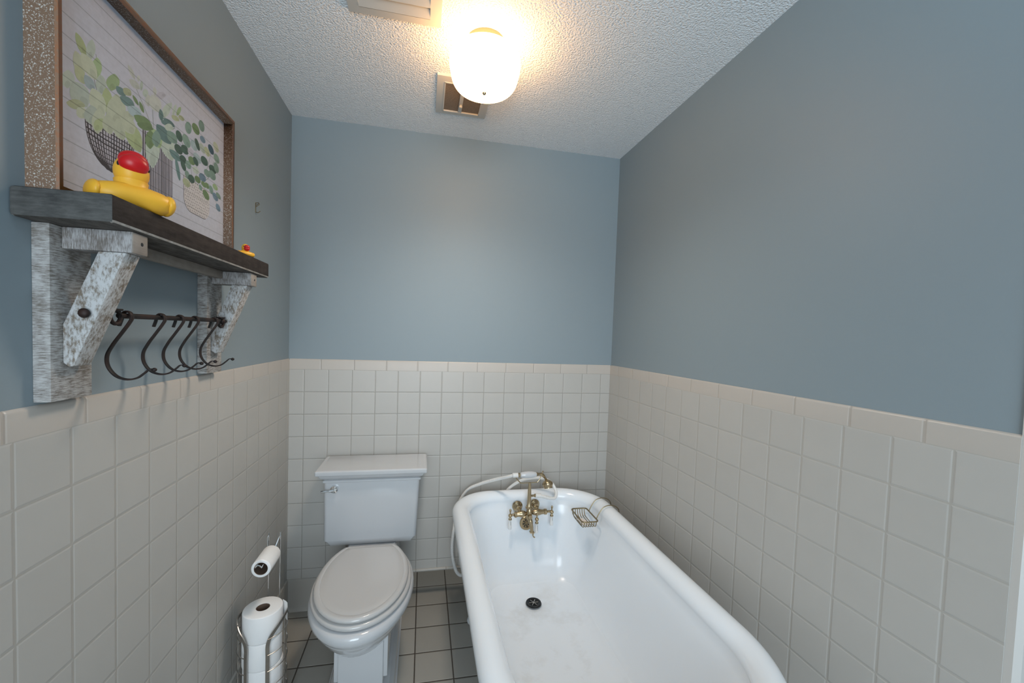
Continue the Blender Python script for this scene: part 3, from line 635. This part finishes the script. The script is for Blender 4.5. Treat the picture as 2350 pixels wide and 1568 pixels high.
# ---------------------------------------------------------------- toilet
TX = 0.4185
t = thing('toilet', 'white two-piece toilet with closed lid between tiled wall and bathtub', 'toilet', (TX, -0.42, 0))
def rrect(x0, x1, y0, y1, r, z, n=5):
    P = []
    for cx, cy, a0 in ((x1-r, y1-r, 0), (x0+r, y1-r, PI/2), (x0+r, y0+r, PI), (x1-r, y0+r, 1.5*PI)):
        for k in range(n+1): a = a0+PI/2*k/n; P.append((cx+r*math.cos(a), cy+r*math.sin(a), z))
    return P
def rr_ins(i, z, r=0.012, yb=-0.016): return rrect(0.177+i, 0.655-i, -0.254+i, yb-min(i, 0.006), r, z)
bm = B()
loft(bm, [rr_ins(0.029, 0.706, 0.006), rr_ins(0.027, 0.708, 0.006), rr_ins(0.027, 0.716, 0.006), rr_ins(0.033, 0.7185, 0.006), rr_ins(0.026, 0.7225, 0.006), rr_ins(0.018, 0.729, 0.006), rr_ins(0.013, 0.737, 0.006), rr_ins(0.011, 0.743, 0.006),
          rr_ins(0.004, 0.7445, 0.006), rr_ins(0.001, 0.7465, 0.006), rr_ins(0.0, 0.750, 0.007), rr_ins(0.0, 0.762, 0.007), rr_ins(0.002, 0.7655, 0.007), rr_ins(0.006, 0.7675, 0.006), rr_ins(0.016, 0.768, 0.005)])
obj('tank_lid', bm, m_porc, t, ang=18)
bm = B()
def tk(x0, x1, yf, z, r=0.016): return rrect(x0, x1, yf, -0.022, r, z)
loft(bm, [tk(0.232, 0.592, -0.200, 0.410, 0.010), tk(0.230, 0.594, -0.203, 0.413, 0.010), tk(0.219, 0.605, -0.213, 0.434, 0.010), tk(0.218, 0.606, -0.214, 0.437), tk(0.211, 0.612, -0.219, 0.4385), tk(0.210, 0.613, -0.220, 0.441), tk(0.2085, 0.622, -0.224, 0.707)])
obj('tank', bm, m_porc, t, ang=28)
bm = B()
lathe(bm, [(0.0, -0.232-0.010), (0.010, -0.232-0.009), (0.0155, -0.232-0.004), (0.017, -0.226), (0.017, -0.2235)], (0.2545, 0, 0.679), axis=(0, 1, 0), seg=24)
tube(bm, cr([(0.2545, -0.244, 0.678), (0.235, -0.248, 0.6775), (0.204, -0.250, 0.677)], 5), [0.0045]*5+[0.0040]*3+[0.0045]*3, 10)
obj('flush_handle', bm, m_chrome, t, 'chrome flush lever')
def egg(w, yc, af, ab, yt, z, n=40, p=1.0):
    """closed outline, front towards -Y; back cut flat at yt"""
    P = []; a0 = math.acos(min(1, (yt-yc)/ab))
    for k in range(n+1):
        a = a0+(2*PI-2*a0)*k/n; c_, s_ = math.cos(a), math.sin(a)
        L = ab if c_ > 0 else af
        P.append((TX-w*math.copysign(abs(s_)**p, s_), yc+L*c_, z))
    return P
bm = B()
R = []
for w, yc, af, ab, yt, z in ((0.090, -0.40, 0.170, 0.20, -0.24, 0.200), (0.118, -0.42, 0.225, 0.23, -0.24, 0.232), (0.142, -0.44, 0.262, 0.26, -0.235, 0.268), (0.160, -0.455, 0.282, 0.285, -0.23, 0.305), (0.169, -0.465, 0.288, 0.30, -0.225, 0.330),
                             (0.170, -0.465, 0.290, 0.30, -0.225, 0.333), (0.175, -0.467, 0.294, 0.305, -0.22, 0.335), (0.177, -0.468, 0.296, 0.307, -0.22, 0.343), (0.183, -0.469, 0.301, 0.31, -0.22, 0.349), (0.190, -0.470, 0.308, 0.318, -0.218, 0.360), (0.192, -0.470, 0.310, 0.32, -0.217, 0.372),
                             (0.190, -0.470, 0.308, 0.318, -0.218, 0.384), (0.184, -0.470, 0.302, 0.312, -0.22, 0.391), (0.170, -0.470, 0.288, 0.30, -0.225, 0.394)):
    R.append(egg(w, yc, af, ab, yt, z))
loft(bm, R)
obj('bowl', bm, m_porc, t, ang=40)
bm = B(); loft(bm, [rrect(TX-0.115, TX+0.115, -0.31, -0.030, 0.02, 0.330), rrect(TX-0.108, TX+0.108, -0.305, -0.030, 0.02, 0.395), rrect(TX-0.106, TX+0.106, -0.30, -0.032, 0.015, 0.403), rrect(TX-0.100, TX+0.100, -0.295, -0.035, 0.015, 0.408)]); obj('tank_deck', bm, m_porc, t)
bm = B()
box(bm, 0.350, 0.509, -0.612, -0.20, 0.055, 0.30, 0.006); box(bm, 0.335, 0.524, -0.60, -0.12, 0.10, 0.30, 0.004)
obj('pedestal', bm, m_porc, t)
bm = B(); loft(bm, [rrect(0.300, 0.556, -0.64, -0.10, 0.02, 0.0), rrect(0.300, 0.556, -0.64, -0.10, 0.02, 0.022), rrect(0.306, 0.550, -0.635, -0.105, 0.02, 0.028), rrect(0.312, 0.545, -0.63, -0.11, 0.02, 0.045), rrect(0.330, 0.530, -0.62, -0.12, 0.02, 0.062)])
obj('plinth', bm, m_porc, t, ang=25)
def slab(name, w, yc, af, ab, yt, z0, z1, r, material):
    bm = B()
    R = []
    for i, z in ((r*0.8, z0), (r*0.25, z0+r*0.35), (0, z0+r), (0, z1-r), (r*0.3, z1-r*0.3), (r, z1)): R.append(egg(w-i, yc, af-i, ab-i, yt-i*0.3, z))
    return bm, R
bm, R = slab('seat', 0.182, -0.490, 0.272, 0.305, -0.268, 0.397, 0.416, 0.008, m_seat); loft(bm, R); obj('seat', bm, m_seat, t, ang=50)
bm, R = slab('lid', 0.171, -0.493, 0.263, 0.288, -0.274, 0.4185, 0.437, 0.009, m_seat)
for i, z in ((0.020, 0.4373), (0.0215, 0.4362), (0.023, 0.4368), (0.05, 0.4375)): R.append(egg(0.171-i, -0.493, 0.263-i, 0.288-i*0.9, -0.274-i*0.45, z))
loft(bm, R); obj('seat_lid', bm, m_seat, t, ang=50)
for sg in (-1, 1):
    bm = B(); lathe(bm, [(0.010, -0.018), (0.011, -0.014), (0.011, 0.014), (0.010, 0.018)], (TX+sg*0.075, -0.276, 0.414), axis=(1, 0, 0), seg=16); obj('hinge', bm, m_seat, t)
bm = B(); tube(bm, cr([(0.282, -0.075, 0.414), (0.283, -0.075, 0.36), (0.275, -0.06, 0.28), (0.268, -0.045, 0.215)], 6), 0.0055, 8); lathe(bm, [(0.011, 0.385), (0.013, 0.39), (0.013, 0.412)], (0.282, -0.075, 0), seg=12)
lathe(bm, [(0.012, -0.060), (0.012, -0.012), (0.022, -0.010), (0.022, -0.0005)], (0.268, 0, 0.205), axis=(0, 1, 0), seg=16); obj('supply_line', bm, m_chrome, t, 'chrome water supply line')

# ---------------------------------------------------------------- bathtub
TBX0, TBX1, TBY1, TBY0 = 0.772, 1.538, -0.080, -1.552
t = thing('bathtub', 'white enamelled roll-top clawfoot bathtub along the right tiled wall', 'bathtub', (1.155, -0.81, 0))
m_enamel = D.materials.new('white_enamel'); m_enamel.use_nodes = True
g = NT(m_enamel); b = m_enamel.node_tree.nodes['Principled BSDF']; pos, S = world_pos(g)
b.inputs['Roughness'].default_value = 0.16; inp(b, ['Specular IOR Level'], 0.5)
ns = g.node('ShaderNodeTexNoise'); ns.inputs['Scale'].default_value = 5.5; ns.inputs['Detail'].default_value = 7; ns.inputs['Roughness'].default_value = 0.7; g.L.new(pos, ns.inputs['Vector'])
wear = g.math('MULTIPLY', g.math('SUBTRACT', ns.outputs['Fac'], 0.50), 5.0, clamp=True)
low = g.node('ShaderNodeMapRange'); low.inputs['From Min'].default_value = 0.215; low.inputs['From Max'].default_value = 0.175; g.L.new(S[2], low.inputs['Value'])
fac = g.math('MULTIPLY', g.math('MULTIPLY', wear, low.outputs['Result']), 0.30)
mx = g.node('ShaderNodeMix', data_type='RGBA'); mx.inputs['A'].default_value = (0.84, 0.885, 0.93, 1); mx.inputs['B'].default_value = (0.50, 0.46, 0.39, 1)
g.L.new(fac, mx.inputs['Factor']); g.L.new(mx.outputs['Result'], b.inputs['Base Color'])
rg = g.math('ADD', 0.16, g.math('MULTIPLY', low.outputs['Result'], 0.30)); g.L.new(rg, b.inputs['Roughness'])
def tub_ring(i, ib, iff, z, n=12):
    x0, x1, yb, yf = TBX0+i, TBX1-i, TBY1-ib, TBY0+iff
    rl = max(0.20-i*0.75, 0.07); rr_ = max(0.24-i*0.9, 0.07)
    rf = (x1-x0)/2*0.97
    rl = min(rl, (x1-x0)*0.48, (yb-yf)*0.3); rr_ = min(rr_, (x1-x0)*0.48, (yb-yf)*0.3)
    P = []
    for cx, cy, a0, r, m_ in ((x1-rr_, yb-rr_, 0, rr_, n), (x0+rl, yb-rl, PI/2, rl, n), (x0+rf, yf+rf, PI, rf, n*2), (x1-rf, yf+rf, 1.5*PI, rf, n*2)):
        for k in range(m_+1): a = a0+PI/2*k/m_; P.append((cx+r*math.cos(a), cy+r*math.sin(a), z))
    return P
prof = [(0.215, 0.17, 0.36, 0.098), (0.16, 0.135, 0.28, 0.112), (0.125, 0.115, 0.21, 0.160), (0.100, 0.10, 0.15, 0.27), (0.080, 0.085, 0.11, 0.42), (0.072, 0.078, 0.09, 0.525), (0.060, 0.066, 0.075, 0.538)]
for k in range(15):      # rolled rim
    a = PI*1.28 - k/14*PI*1.50
    prof.append((0.040+0.040*-math.cos(PI-a)*1.0, 0.040+0.040*math.cos(a), 0.040+0.040*math.cos(a), 0.561+0.036*math.sin(a)))
prof = [(p[0], p[1], p[2], p[3]) for p in prof]
prof = prof[:7]+[(0.040+0.040*math.cos(a), 0.040+0.040*math.cos(a), 0.040+0.040*math.cos(a), 0.561+0.036*math.sin(a)) for a in [PI*1.28-k/14*PI*1.42 for k in range(15)]]
inner = [(0.086, 0.088, 0.094, 0.520), (0.096, 0.098, 0.12, 0.46), (0.110, 0.112, 0.17, 0.38), (0.126, 0.128, 0.23, 0.31), (0.144, 0.148, 0.29, 0.255), (0.163, 0.170, 0.34, 0.217), (0.188, 0.200, 0.385, 0.192), (0.225, 0.240, 0.43, 0.178), (0.275, 0.30, 0.49, 0.172), (0.33, 0.38, 0.56, 0.1695)]
prof += inner
bm = B(); loft(bm, [tub_ring(*p) for p in prof]); obj('tub_shell', bm, m_enamel, t, ang=60)
DX, DY, DZ = 1.141, -0.392, 0.177
bm = B(); lathe(bm, [(0.0, 0.0015), (0.014, 0.0015), (0.022, 0.003), (0.029, 0.0065), (0.034, 0.006), (0.036, 0.001)], (DX, DY, DZ), seg=32)
dr = obj('drain', bm, m_darkdrain, t, 'dark metal drain')
bm = B()
for a in (0, PI/3, 2*PI/3): tube(bm, [(DX-0.021*math.cos(a), DY-0.021*math.sin(a), DZ+0.005), (DX+0.021*math.cos(a), DY+0.021*math.sin(a), DZ+0.005)], 0.0016, 6)
obj('drain_cross', bm, m_steel, dr)
# overflow strainer on the end wall
OX, OY, OZ = 1.149, -0.183, 0.452
bm = B(); nrm = Vector((0, -1, 0.14)).normalized()
lathe(bm, [(0.034, 0.0), (0.034, 0.003), (0.031, 0.006), (0.022, 0.0065), (0.021, 0.0035), (0.0, 0.0035)], (OX, OY, OZ), axis=nrm, seg=32)
ov = obj('overflow_plate', bm, m_brass, t, 'round brass overflow plate')
bm = B()
q = Vector((0, 0, 1)).rotation_difference(nrm)
for k in range(8):
    a = 2*PI*k/8+0.2; u0, u1, hw = 0.0065, 0.0195, 0.19
    P = [(u0*math.cos(a-hw*0.9), u0*math.sin(a-hw*0.9)), (u1*math.cos(a-hw), u1*math.sin(a-hw)), (u1*math.cos(a+hw), u1*math.sin(a+hw)), (u0*math.cos(a+hw*0.9), u0*math.sin(a+hw*0.9))]
    bot = [bm.verts.new(Vector((OX, OY, OZ))+q @ Vector((x, y, 0.0036))) for x, y in P]; top = [bm.verts.new(Vector((OX, OY, OZ))+q @ Vector((x, y, 0.0044))) for x, y in P]
    bm.faces.new(top); bm.faces.new(bot[::-1])
    for i in range(4): bm.faces.new((bot[i], bot[(i+1) % 4], top[(i+1) % 4], top[i]))
obj('strainer_slots', bm, m_black, ov)
for fx, fy in ((0.93, -0.24), (1.38, -0.24), (0.98, -1.18), (1.33, -1.18)):
    bm = B(); sx = -1 if fx < 1.15 else 1
    tube(bm, cr([(fx, fy, 0.140), (fx+sx*0.035, fy, 0.105), (fx+sx*0.020, fy, 0.055), (fx+sx*0.040, fy, 0.022)], 6), lambda u: 0.032-0.014*math.sin(PI*u), 12)
    ball(bm, (fx+sx*0.040, fy, 0.022), (0.030, 0.030, 0.022), 16); obj('claw_foot', bm, m_enamel, t)

# ---------------------------------------------------------------- tub faucet
t = thing('tub_faucet', 'antique brass tub faucet with cradle on the far end wall of the bathtub', 'faucet', (1.148, -0.19, 0.43))
def fl(x, z):
    bm = B(); y = -0.170
    lathe(bm, [(0.0255, 0.0), (0.0265, 0.003), (0.024, 0.007), (0.018, 0.010), (0.0175, 0.014), (0.013, 0.017), (0.0125, 0.040)], (x, y, z), axis=(0, -1, 0), seg=28); return bm
obj('wall_flange', fl(1.103, 0.535), m_brass, t); obj('wall_flange', fl(1.191, 0.540), m_brass, t)
YB = -0.228
bm = B()
prof_arm = lambda L, k: [(0.0085, 0.0), (0.013, 0.006*k), (0.0165, 0.018*k), (0.0155, 0.028*k), (0.0120, 0.038*k), (0.0112, 0.048*k), (0.0140, 0.050*k), (0.0140, 0.059*k), (0.010, 0.061*k), (0.006, 0.064*k), (0.006, L)]
lathe(bm, prof_arm(0.076, 0.98), (1.135, YB, 0.520), axis=(-1, 0, -0.05), seg=24)
lathe(bm, prof_arm(0.097, 1.22), (1.165, YB, 0.524), axis=(1, 0, 0.0), seg=24)
for x, z in ((1.103, 0.532), (1.191, 0.536)): tube(bm, cr([(x, -0.200, z), (x, -0.215, z-0.003), (x, YB, z-0.010)], 4), 0.0125, 14)
lathe(bm, [(0.010, -0.030), (0.014, -0.022), (0.015, 0.0), (0.013, 0.018), (0.010, 0.024)], (1.150, YB-0.002, 0.522), axis=(0, 0, 1), seg=24)
lathe(bm, [(0.0, -0.003), (0.007, -0.002), (0.010, 0.008), (0.010, 0.022)], (1.150, YB-0.005, 0.515), axis=(0, -1, -0.2), seg=20)
obj('valve_body', bm, m_brass, t)
bm = B()
lathe(bm, [(0.013, 0.0), (0.016, 0.002), (0.016, 0.008), (0.013, 0.010), (0.0125, 0.014), (0.0105, 0.018), (0.0098, 0.045), (0.0088, 0.085), (0.007, 0.112), (0.006, 0.128)], (1.1475, YB, 0.545), seg=20)
lathe(bm, [(0.0075, 0.0), (0.0055, 0.008), (0.0055, 0.022), (0.008, 0.024), (0.008, 0.030)], (1.150, YB, 0.606), axis=(1, 0, 0.05), seg=16)
obj('riser', bm, m_brass, t)
bm = B()
tube(bm, cr([(1.072, YB, 0.705), (1.082, YB, 0.692), (1.098, YB, 0.676), (1.104, YB, 0.672), (1.144, YB, 0.672), (1.180, YB, 0.673), (1.188, YB, 0.676), (1.200, YB, 0.694), (1.210, YB, 0.722), (1.2135, YB-0.002, 0.727)], 5), 0.0027, 8)
obj('cradle', bm, m_brass, t)
bm = B(); tube(bm, cr([(1.150, YB-0.006, 0.505), (1.152, YB-0.020, 0.488), (1.157, YB-0.026, 0.460), (1.160, YB-0.024, 0.438)], 6), [0.0115]*7+[0.0095]*6+[0.0085]*6, 16)
box(bm, 1.150, 1.172, YB-0.034, YB-0.012, 0.434, 0.440, 0.002); obj('spout', bm, m_brass, t)
bm = B(); tube(bm, cr([(1.166, YB-0.030, 0.437), (1.164, YB-0.030, 0.425), (1.168, YB-0.030, 0.417), (1.174, YB-0.030, 0.413)], 4), [0.004]*4+[0.003]*5+[0.0036]*4, 8); obj('spout_hook', bm, m_brass, t)
m_lever = mat('porcelain_lever', (0.80, 0.80, 0.79), rough=0.12)
def handle(x, z, top, marks, yo=0.0):
    bm = B(); y = YB+yo
    ball(bm, (x, y, z), (0.0095, 0.0095, 0.0095), 16)
    lathe(bm, [(0.0035, 0.006), (0.0032, 0.016), (0.005, 0.022), (0.0055, 0.027), (0.004, 0.031), (0.0, 0.0325)], (x, y, z), axis=(0, 0, 1), seg=14)
    lathe(bm, [(0.005, 0.006), (0.0055, 0.012), (0.0085, 0.016), (0.0085, 0.020)], (x, y, z), axis=(0, 0, -1), seg=14)
    h = obj('cross_handle', bm, m_brass, t)
    bm = B(); lathe(bm, [(0.0055, 0.020), (0.0060, 0.030), (0.0078, 0.048), (0.0086, 0.060), (0.0075, 0.066), (0.0, 0.068)], (x, y, z), axis=(0, 0, -1), seg=16)
    lv = obj('porcelain_lever', bm, m_lever, h, 'white porcelain lever tip')
    bm = B()
    for k in range(marks): box(bm, x+0.0010, x+0.0028, y-0.0083, y-0.0066, z-0.0295-k*0.0046, z-0.0278-k*0.0046)
    obj('lever_lettering', bm, m_black, lv)
handle(1.0555, 0.514, 1, 4); handle(1.2655, 0.520, 1, 3); handle(1.184, 0.498, 1, 6, -0.022)

# hand shower resting in the cradle, with its hose
t = thing('hand_shower', 'white porcelain and brass hand shower lying in the faucet cradle with white hose', 'hand shower', (1.14, YB, 0.67))
zc = 0.7115
bm = B(); lathe(bm, [(0.008, 0.0), (0.0125, 0.004), (0.0155, 0.022), (0.0165, 0.040), (0.0155, 0.058), (0.0125, 0.076), (0.009, 0.081)], (1.0985, YB, zc), axis=(1, 0, 0), seg=24); obj('grip', bm, m_porc, t)
bm = B()
lathe(bm, [(0.009, 0.0), (0.0105, 0.002), (0.0105, 0.008), (0.008, 0.011)], (1.0875, YB, zc), axis=(1, 0, 0), seg=18)
obj('collar', bm, m_brass, t); bm = B()
lathe(bm, [(0.009, 0.0), (0.0105, 0.001), (0.008, 0.006), (0.0055, 0.012), (0.0055, 0.022)], (1.180, YB, zc+0.001), axis=(1, 0, 0), seg=18)
obj('collar', bm, m_brass, t)
bm = B()
tube(bm, cr([(1.198, YB, zc+0.002), (1.209, YB+0.002, zc-0.002), (1.222, YB+0.008, zc-0.016), (1.236, YB+0.016, zc-0.034)], 5), [0.0058]*4+[0.0075]*6+[0.0055]*6, 12)
hd = Vector((1.240, YB+0.018, zc-0.040)); ax = Vector((0.12, -0.35, -0.9)).normalized()
lathe(bm, [(0.007, -0.006), (0.017, 0.0), (0.0255, 0.008), (0.0275, 0.016), (0.025, 0.023), (0.021, 0.031), (0.0205, 0.036), (0.0, 0.037)], hd, axis=ax, seg=24)
obj('spray_head', bm, m_brass, t)
bm = B()
HP = [(1.181, YB, 0.6075), (1.215, YB-0.002, 0.6015), (1.255, YB+0.000, 0.590), (1.283, YB+0.010, 0.588), (1.2930, YB+0.03, 0.612), (1.270, YB+0.05, 0.652), (1.222, YB+0.07, 0.668), (1.17, YB+0.10, 0.657), (1.12, YB+0.13, 0.630), (1.06, YB+0.165, 0.560),
      (0.98, -0.050, 0.40), (0.90, -0.045, 0.22), (0.855, -0.07, 0.150), (0.820, -0.085, 0.170), (0.796, -0.10, 0.25), (0.790, -0.10, 0.32), (0.797, -0.095, 0.40), (0.815, -0.060, 0.50), (0.862, -0.050, 0.578), (0.928, -0.08, 0.622), (0.99, -0.14, 0.662), (1.040, -0.205, 0.697), (1.068, YB+0.003, 0.7115)]
tube(bm, cr(HP, 14), 0.0076, 10)
P = cr(HP, 14)
i = 0; acc = 0.0
for a, c in zip(P, P[1:]):      # corrugation rings
    acc += (c-a).length
    if acc > 0.0052 and (c.z > 0.59 and (c.x < 1.02 or (c.x > 1.2 and c.y < YB+0.02)) or (c.x < 0.86 and c.z < 0.45)):
        acc = 0; d = (c-a).normalized(); lathe(bm, [(0.0075, -0.0013), (0.0084, -0.0006), (0.0084, 0.0006), (0.0075, 0.0013)], c, axis=d, seg=10, cap=False)
hs = obj('hose', bm, m_hose, t)
bm = B(); lathe(bm, [(0.0095, 0.0), (0.0108, 0.001), (0.0108, 0.027), (0.009, 0.028)], (1.178, YB, 0.6075), axis=(1, 0, -0.1), seg=18); obj('hose_nut', bm, m_hose, t); bm = B()
lathe(bm, [(0.0095, 0.0), (0.0110, 0.001), (0.0112, 0.027), (0.008, 0.028)], (1.060, YB+0.001, 0.711), axis=(1, 0, 0.01), seg=18); obj('hose_nut', bm, m_hose, t)

# ---------------------------------------------------------------- wire soap basket over the rim
t = thing('soap_basket', 'brass wire soap basket hooked over the right rim of the bathtub', 'soap dish', (1.391, -0.337, 0.508))
bx0, bx1, by0, by1, bz = 1.352, 1.430, -0.412, -0.262, 0.546
bm = B(); tube(bm, [(x, y, z) for x, y, z in rrect(bx0, bx1, by0, by1, 0.014, bz)], 0.0034, 8, closed=True); obj('basket_rim', bm, m_brass_dk, t)
bm = B()
for k in range(6):
    x = bx0+0.010+(bx1-bx0-0.020)*k/5
    tube(bm, cr([(x, by0+0.001, bz), (x, by0+0.006, bz-0.020), (x, by0+0.022, bz-0.031), (x, (by0+by1)/2, bz-0.033), (x, by1-0.022, bz-0.031), (x, by1-0.006, bz-0.020), (x, by1-0.001, bz)], 5), 0.0020, 6)
for x in (bx0+0.001,): tube(bm, cr([(x, by0+0.016, bz), (x+0.003, by0+0.018, bz-0.018), (x+0.006, by0+0.03, bz-0.024), (x+0.006, by1-0.03, bz-0.024), (x+0.003, by1-0.018, bz-0.018), (x, by1-0.016, bz)], 5), 0.0017, 6)
obj('basket_wires', bm, m_brass_dk, t)
for y in (-0.297, -0.385):
    bm = B(); tube(bm, cr([(1.431, y, bz-0.002), (1.437, y, 0.560), (1.450, y, 0.582), (1.466, y, 0.600), (1.494, y, 0.607), (1.520, y, 0.602), (1.540, y, 0.586), (1.546, y, 0.556)], 6), 0.0021, 6); obj('rim_hook', bm, m_brass_dk, t)
bm = B(); u = bmesh.new(); box(u, -0.017, 0.017, -0.032, 0.032, -0.0035, 0.0035, 0.003, 3); merge(bm, u, M=Matrix.Translation((1.380, -0.350, 0.5205)) @ Matrix.Rotation(rad(12), 4, 'Z'))
tag(obj('soap_bar', bm, m_soap), 'thin worn bar of pale soap lying in the brass wire basket', 'soap')

# ---------------------------------------------------------------- toilet paper stand and rolls
PX, PY = 0.105, -0.612
BR = 0.0745
t = thing('toilet_paper_stand', 'brushed steel freestanding toilet paper stand beside the left tiled wall', 'toilet paper holder', (PX, PY, 0))
cam_dir = math.atan2(-2.134-PY, 0.625-PX)          # open side faces the room
def on(a, z, r=BR): return (PX+r*math.cos(cam_dir+a), PY+r*math.sin(cam_dir+a), z)
aL, aR = rad(-40), rad(11)
bm = B(); lathe(bm, [(0.0, 0.0), (0.088, 0.0), (0.090, 0.003), (0.088, 0.008), (0.060, 0.010), (0.054, 0.016), (0.050, 0.041), (0.046, 0.0425), (0.0, 0.0425)], (PX, PY, 0), seg=40); obj('base', bm, m_steel, t)
# flat strap: up the left side of the opening, round the back high, down the right side
pts = [on(aL, 0.01), on(aL, 0.15), on(aL, 0.28), on(aL, 0.325), on(aL-rad(8), 0.350), on(aL-rad(28), 0.372)]
a = aL-rad(50)
while a > aR-2*PI+rad(50): pts.append(on(a, 0.392)); a -= rad(18)
pts += [on(aR+rad(30), 0.378), on(aR+rad(8), 0.352), on(aR, 0.325), on(aR, 0.28), on(aR, 0.15), on(aR, 0.01)]
P = cr(pts, 5); bm = B(); rings = []
for i, p in enumerate(P):
    tn = (P[min(i+1, len(P)-1)]-P[max(i-1, 0)]).normalized(); rd = Vector((p.x-PX, p.y-PY, 0)).normalized(); u = tn.cross(rd).normalized()
    rings.append([p+u*0.0058+rd*0.0014, p-u*0.0058+rd*0.0014, p-u*0.0058-rd*0.0014, p+u*0.0058-rd*0.0014])
loft(bm, rings); obj('strap_frame', bm, m_steel, t, ang=50)
for z in (0.065, 0.122, 0.178, 0.234, 0.290, 0.345):
    bm = B(); lo = [aR+ (2*PI-(aR-aL))*k/36 for k in range(37)]; tube(bm, [on(a, z, BR+0.001) for a in lo], 0.0016, 6); obj('ring_wire', bm, m_steel, t)
for a in (rad(62), rad(100), rad(-75), rad(150), rad(-120)):
    bm = B(); tube(bm, [on(a, 0.008, BR-0.001), on(a, 0.388, BR-0.001)], 0.0022, 6); obj('upright_wire', bm, m_steel, t)
# twin post and arm that carries the top roll
ZP = 0.591
xa, xb, yp = 0.093, 0.131, -0.528
bm = B()
def hp(x, s): return [(x, yp, 0.005), (x, yp, 0.30), (x, yp, ZP+0.020), (x, yp-0.004, ZP+0.034), (x, yp-0.014, ZP+0.034), (x+s*0.006, yp-0.030, ZP+0.010), (x+s*0.010, yp-0.05, ZP+0.002), (x+s*0.011, yp-0.12, ZP), (x+s*0.010, yp-0.148, ZP)]
PA = cr(hp(xa, 1), 6); PBk = cr(hp(xb, -1), 6)
mid = [((xa+xb)/2-0.006, yp-0.158, ZP+0.012), ((xa+xb)/2, yp-0.160, ZP+0.016), ((xa+xb)/2+0.006, yp-0.158, ZP+0.012)]
tube(bm, PA+[Vector(p) for p in mid]+PBk[::-1], 0.0021, 8); obj('roll_arm', bm, m_chrome, t)
# top roll on the arm (nearly used up)
RC = ((xa+xb)/2, yp-0.078, ZP-0.0150)
def roll(name, label, c, r, rc, h, axis, group):
    t = thing(name, label, 'toilet paper', c, group)
    ax = Vector(axis).normalized(); bm = B()
    n = 40; q = Vector((0, 0, 1)).rotation_difference(ax); o = Vector(c)
    prf = [(rc+0.001, 0.0), (r-0.003, 0.0), (r-0.0008, 0.0012), (r, 0.004), (r, h-0.004), (r-0.0008, h-0.0012), (r-0.003, h), (rc+0.001, h)]
    rings = [[o+q @ Vector((a*math.cos(2*PI*k/n), a*math.sin(2*PI*k/n), z)) for k in range(n)] for a, z in prf]
    V = [[bm.verts.new(p) for p in rg] for rg in rings]; m_ = len(V)
    for j in range(m_):
        a, b_ = V[j], V[(j+1) % m_]
        for k in range(n): bm.faces.new((a[k], a[(k+1) % n], b_[(k+1) % n], b_[k]))
    obj('paper', bm, m_paper, t, ang=50)
    bm = B(); prf = [(rc+0.0008, 0.001), (rc+0.0008, h-0.001), (rc-0.0006, h-0.001), (rc-0.0006, 0.001)]
    V = [[bm.verts.new(o+q @ Vector((a*math.cos(2*PI*k/n), a*math.sin(2*PI*k/n), z))) for k in range(n)] for a, z in prf]
    for j in range(4):
        a, b_ = V[j], V[(j+1) % 4]
        for k in range(n): bm.faces.new((a[k], a[(k+1) % n], b_[(k+1) % n], b_[k]))
    obj('core', bm, m_card, t, 'brown cardboard core'); return t
roll('toilet_paper_roll', 'nearly used up white toilet roll hanging on the steel arm', (RC[0], RC[1]+0.05, RC[2]), 0.0305, 0.0205, 0.100, (0, -1, 0), None)
HR = 0.0935; z0 = 0.4175-4*HR
rl = roll('toilet_paper_roll', 'full white toilet roll on top of the stack in the steel stand', (PX, PY, z0+3*HR), 0.0610, 0.0205, HR-0.0008, (0, 0, 1), 'spare toilet rolls in the stand')
bm = B()
fp = [(PX+0.052, PY+0.035), (PX+0.066, PY+0.022), (PX+0.0735, PY+0.012)]
F_ = [[bm.verts.new((x, y, z)) for x, y in fp] for z in (z0+3*HR+0.03, z0+4*HR-0.001)]
G_ = [[bm.verts.new((x+0.0004, y+0.0004, z)) for x, y in fp] for z in (z0+3*HR+0.03, z0+4*HR-0.001)]
for i in range(2): bm.faces.new((F_[0][i], F_[0][i+1], F_[1][i+1], F_[1][i])); bm.faces.new((G_[0][i], G_[1][i], G_[1][i+1], G_[0][i+1]))
bm.faces.new((F_[1][0], F_[1][1], F_[1][2], G_[1][2], G_[1][1], G_[1][0])); bm.faces.new((F_[0][2], F_[1][2], G_[1][2], G_[0][2]))
obj('loose_sheet', bm, m_paper, rl)
for k, l in ((2, 'full white toilet roll second from the top of the stack in the stand'), (1, 'full white toilet roll third from the top of the stack in the stand'), (0, 'full white toilet roll at the bottom of the stack in the stand')):
    c = D.objects.new('toilet_paper_roll', None); COL.objects.link(c); c.empty_display_size = 0.05
    c.location = (PX+(0.002 if k % 2 else -0.001), PY, z0+k*HR); c['label'] = l; c['category'] = 'toilet paper'; c['group'] = 'spare toilet rolls in the stand'
    for ch in [x for x in D.objects if x.parent == rl and not x.name.startswith('loose')]:
        cc = ch.copy(); COL.objects.link(cc); cc.parent = c
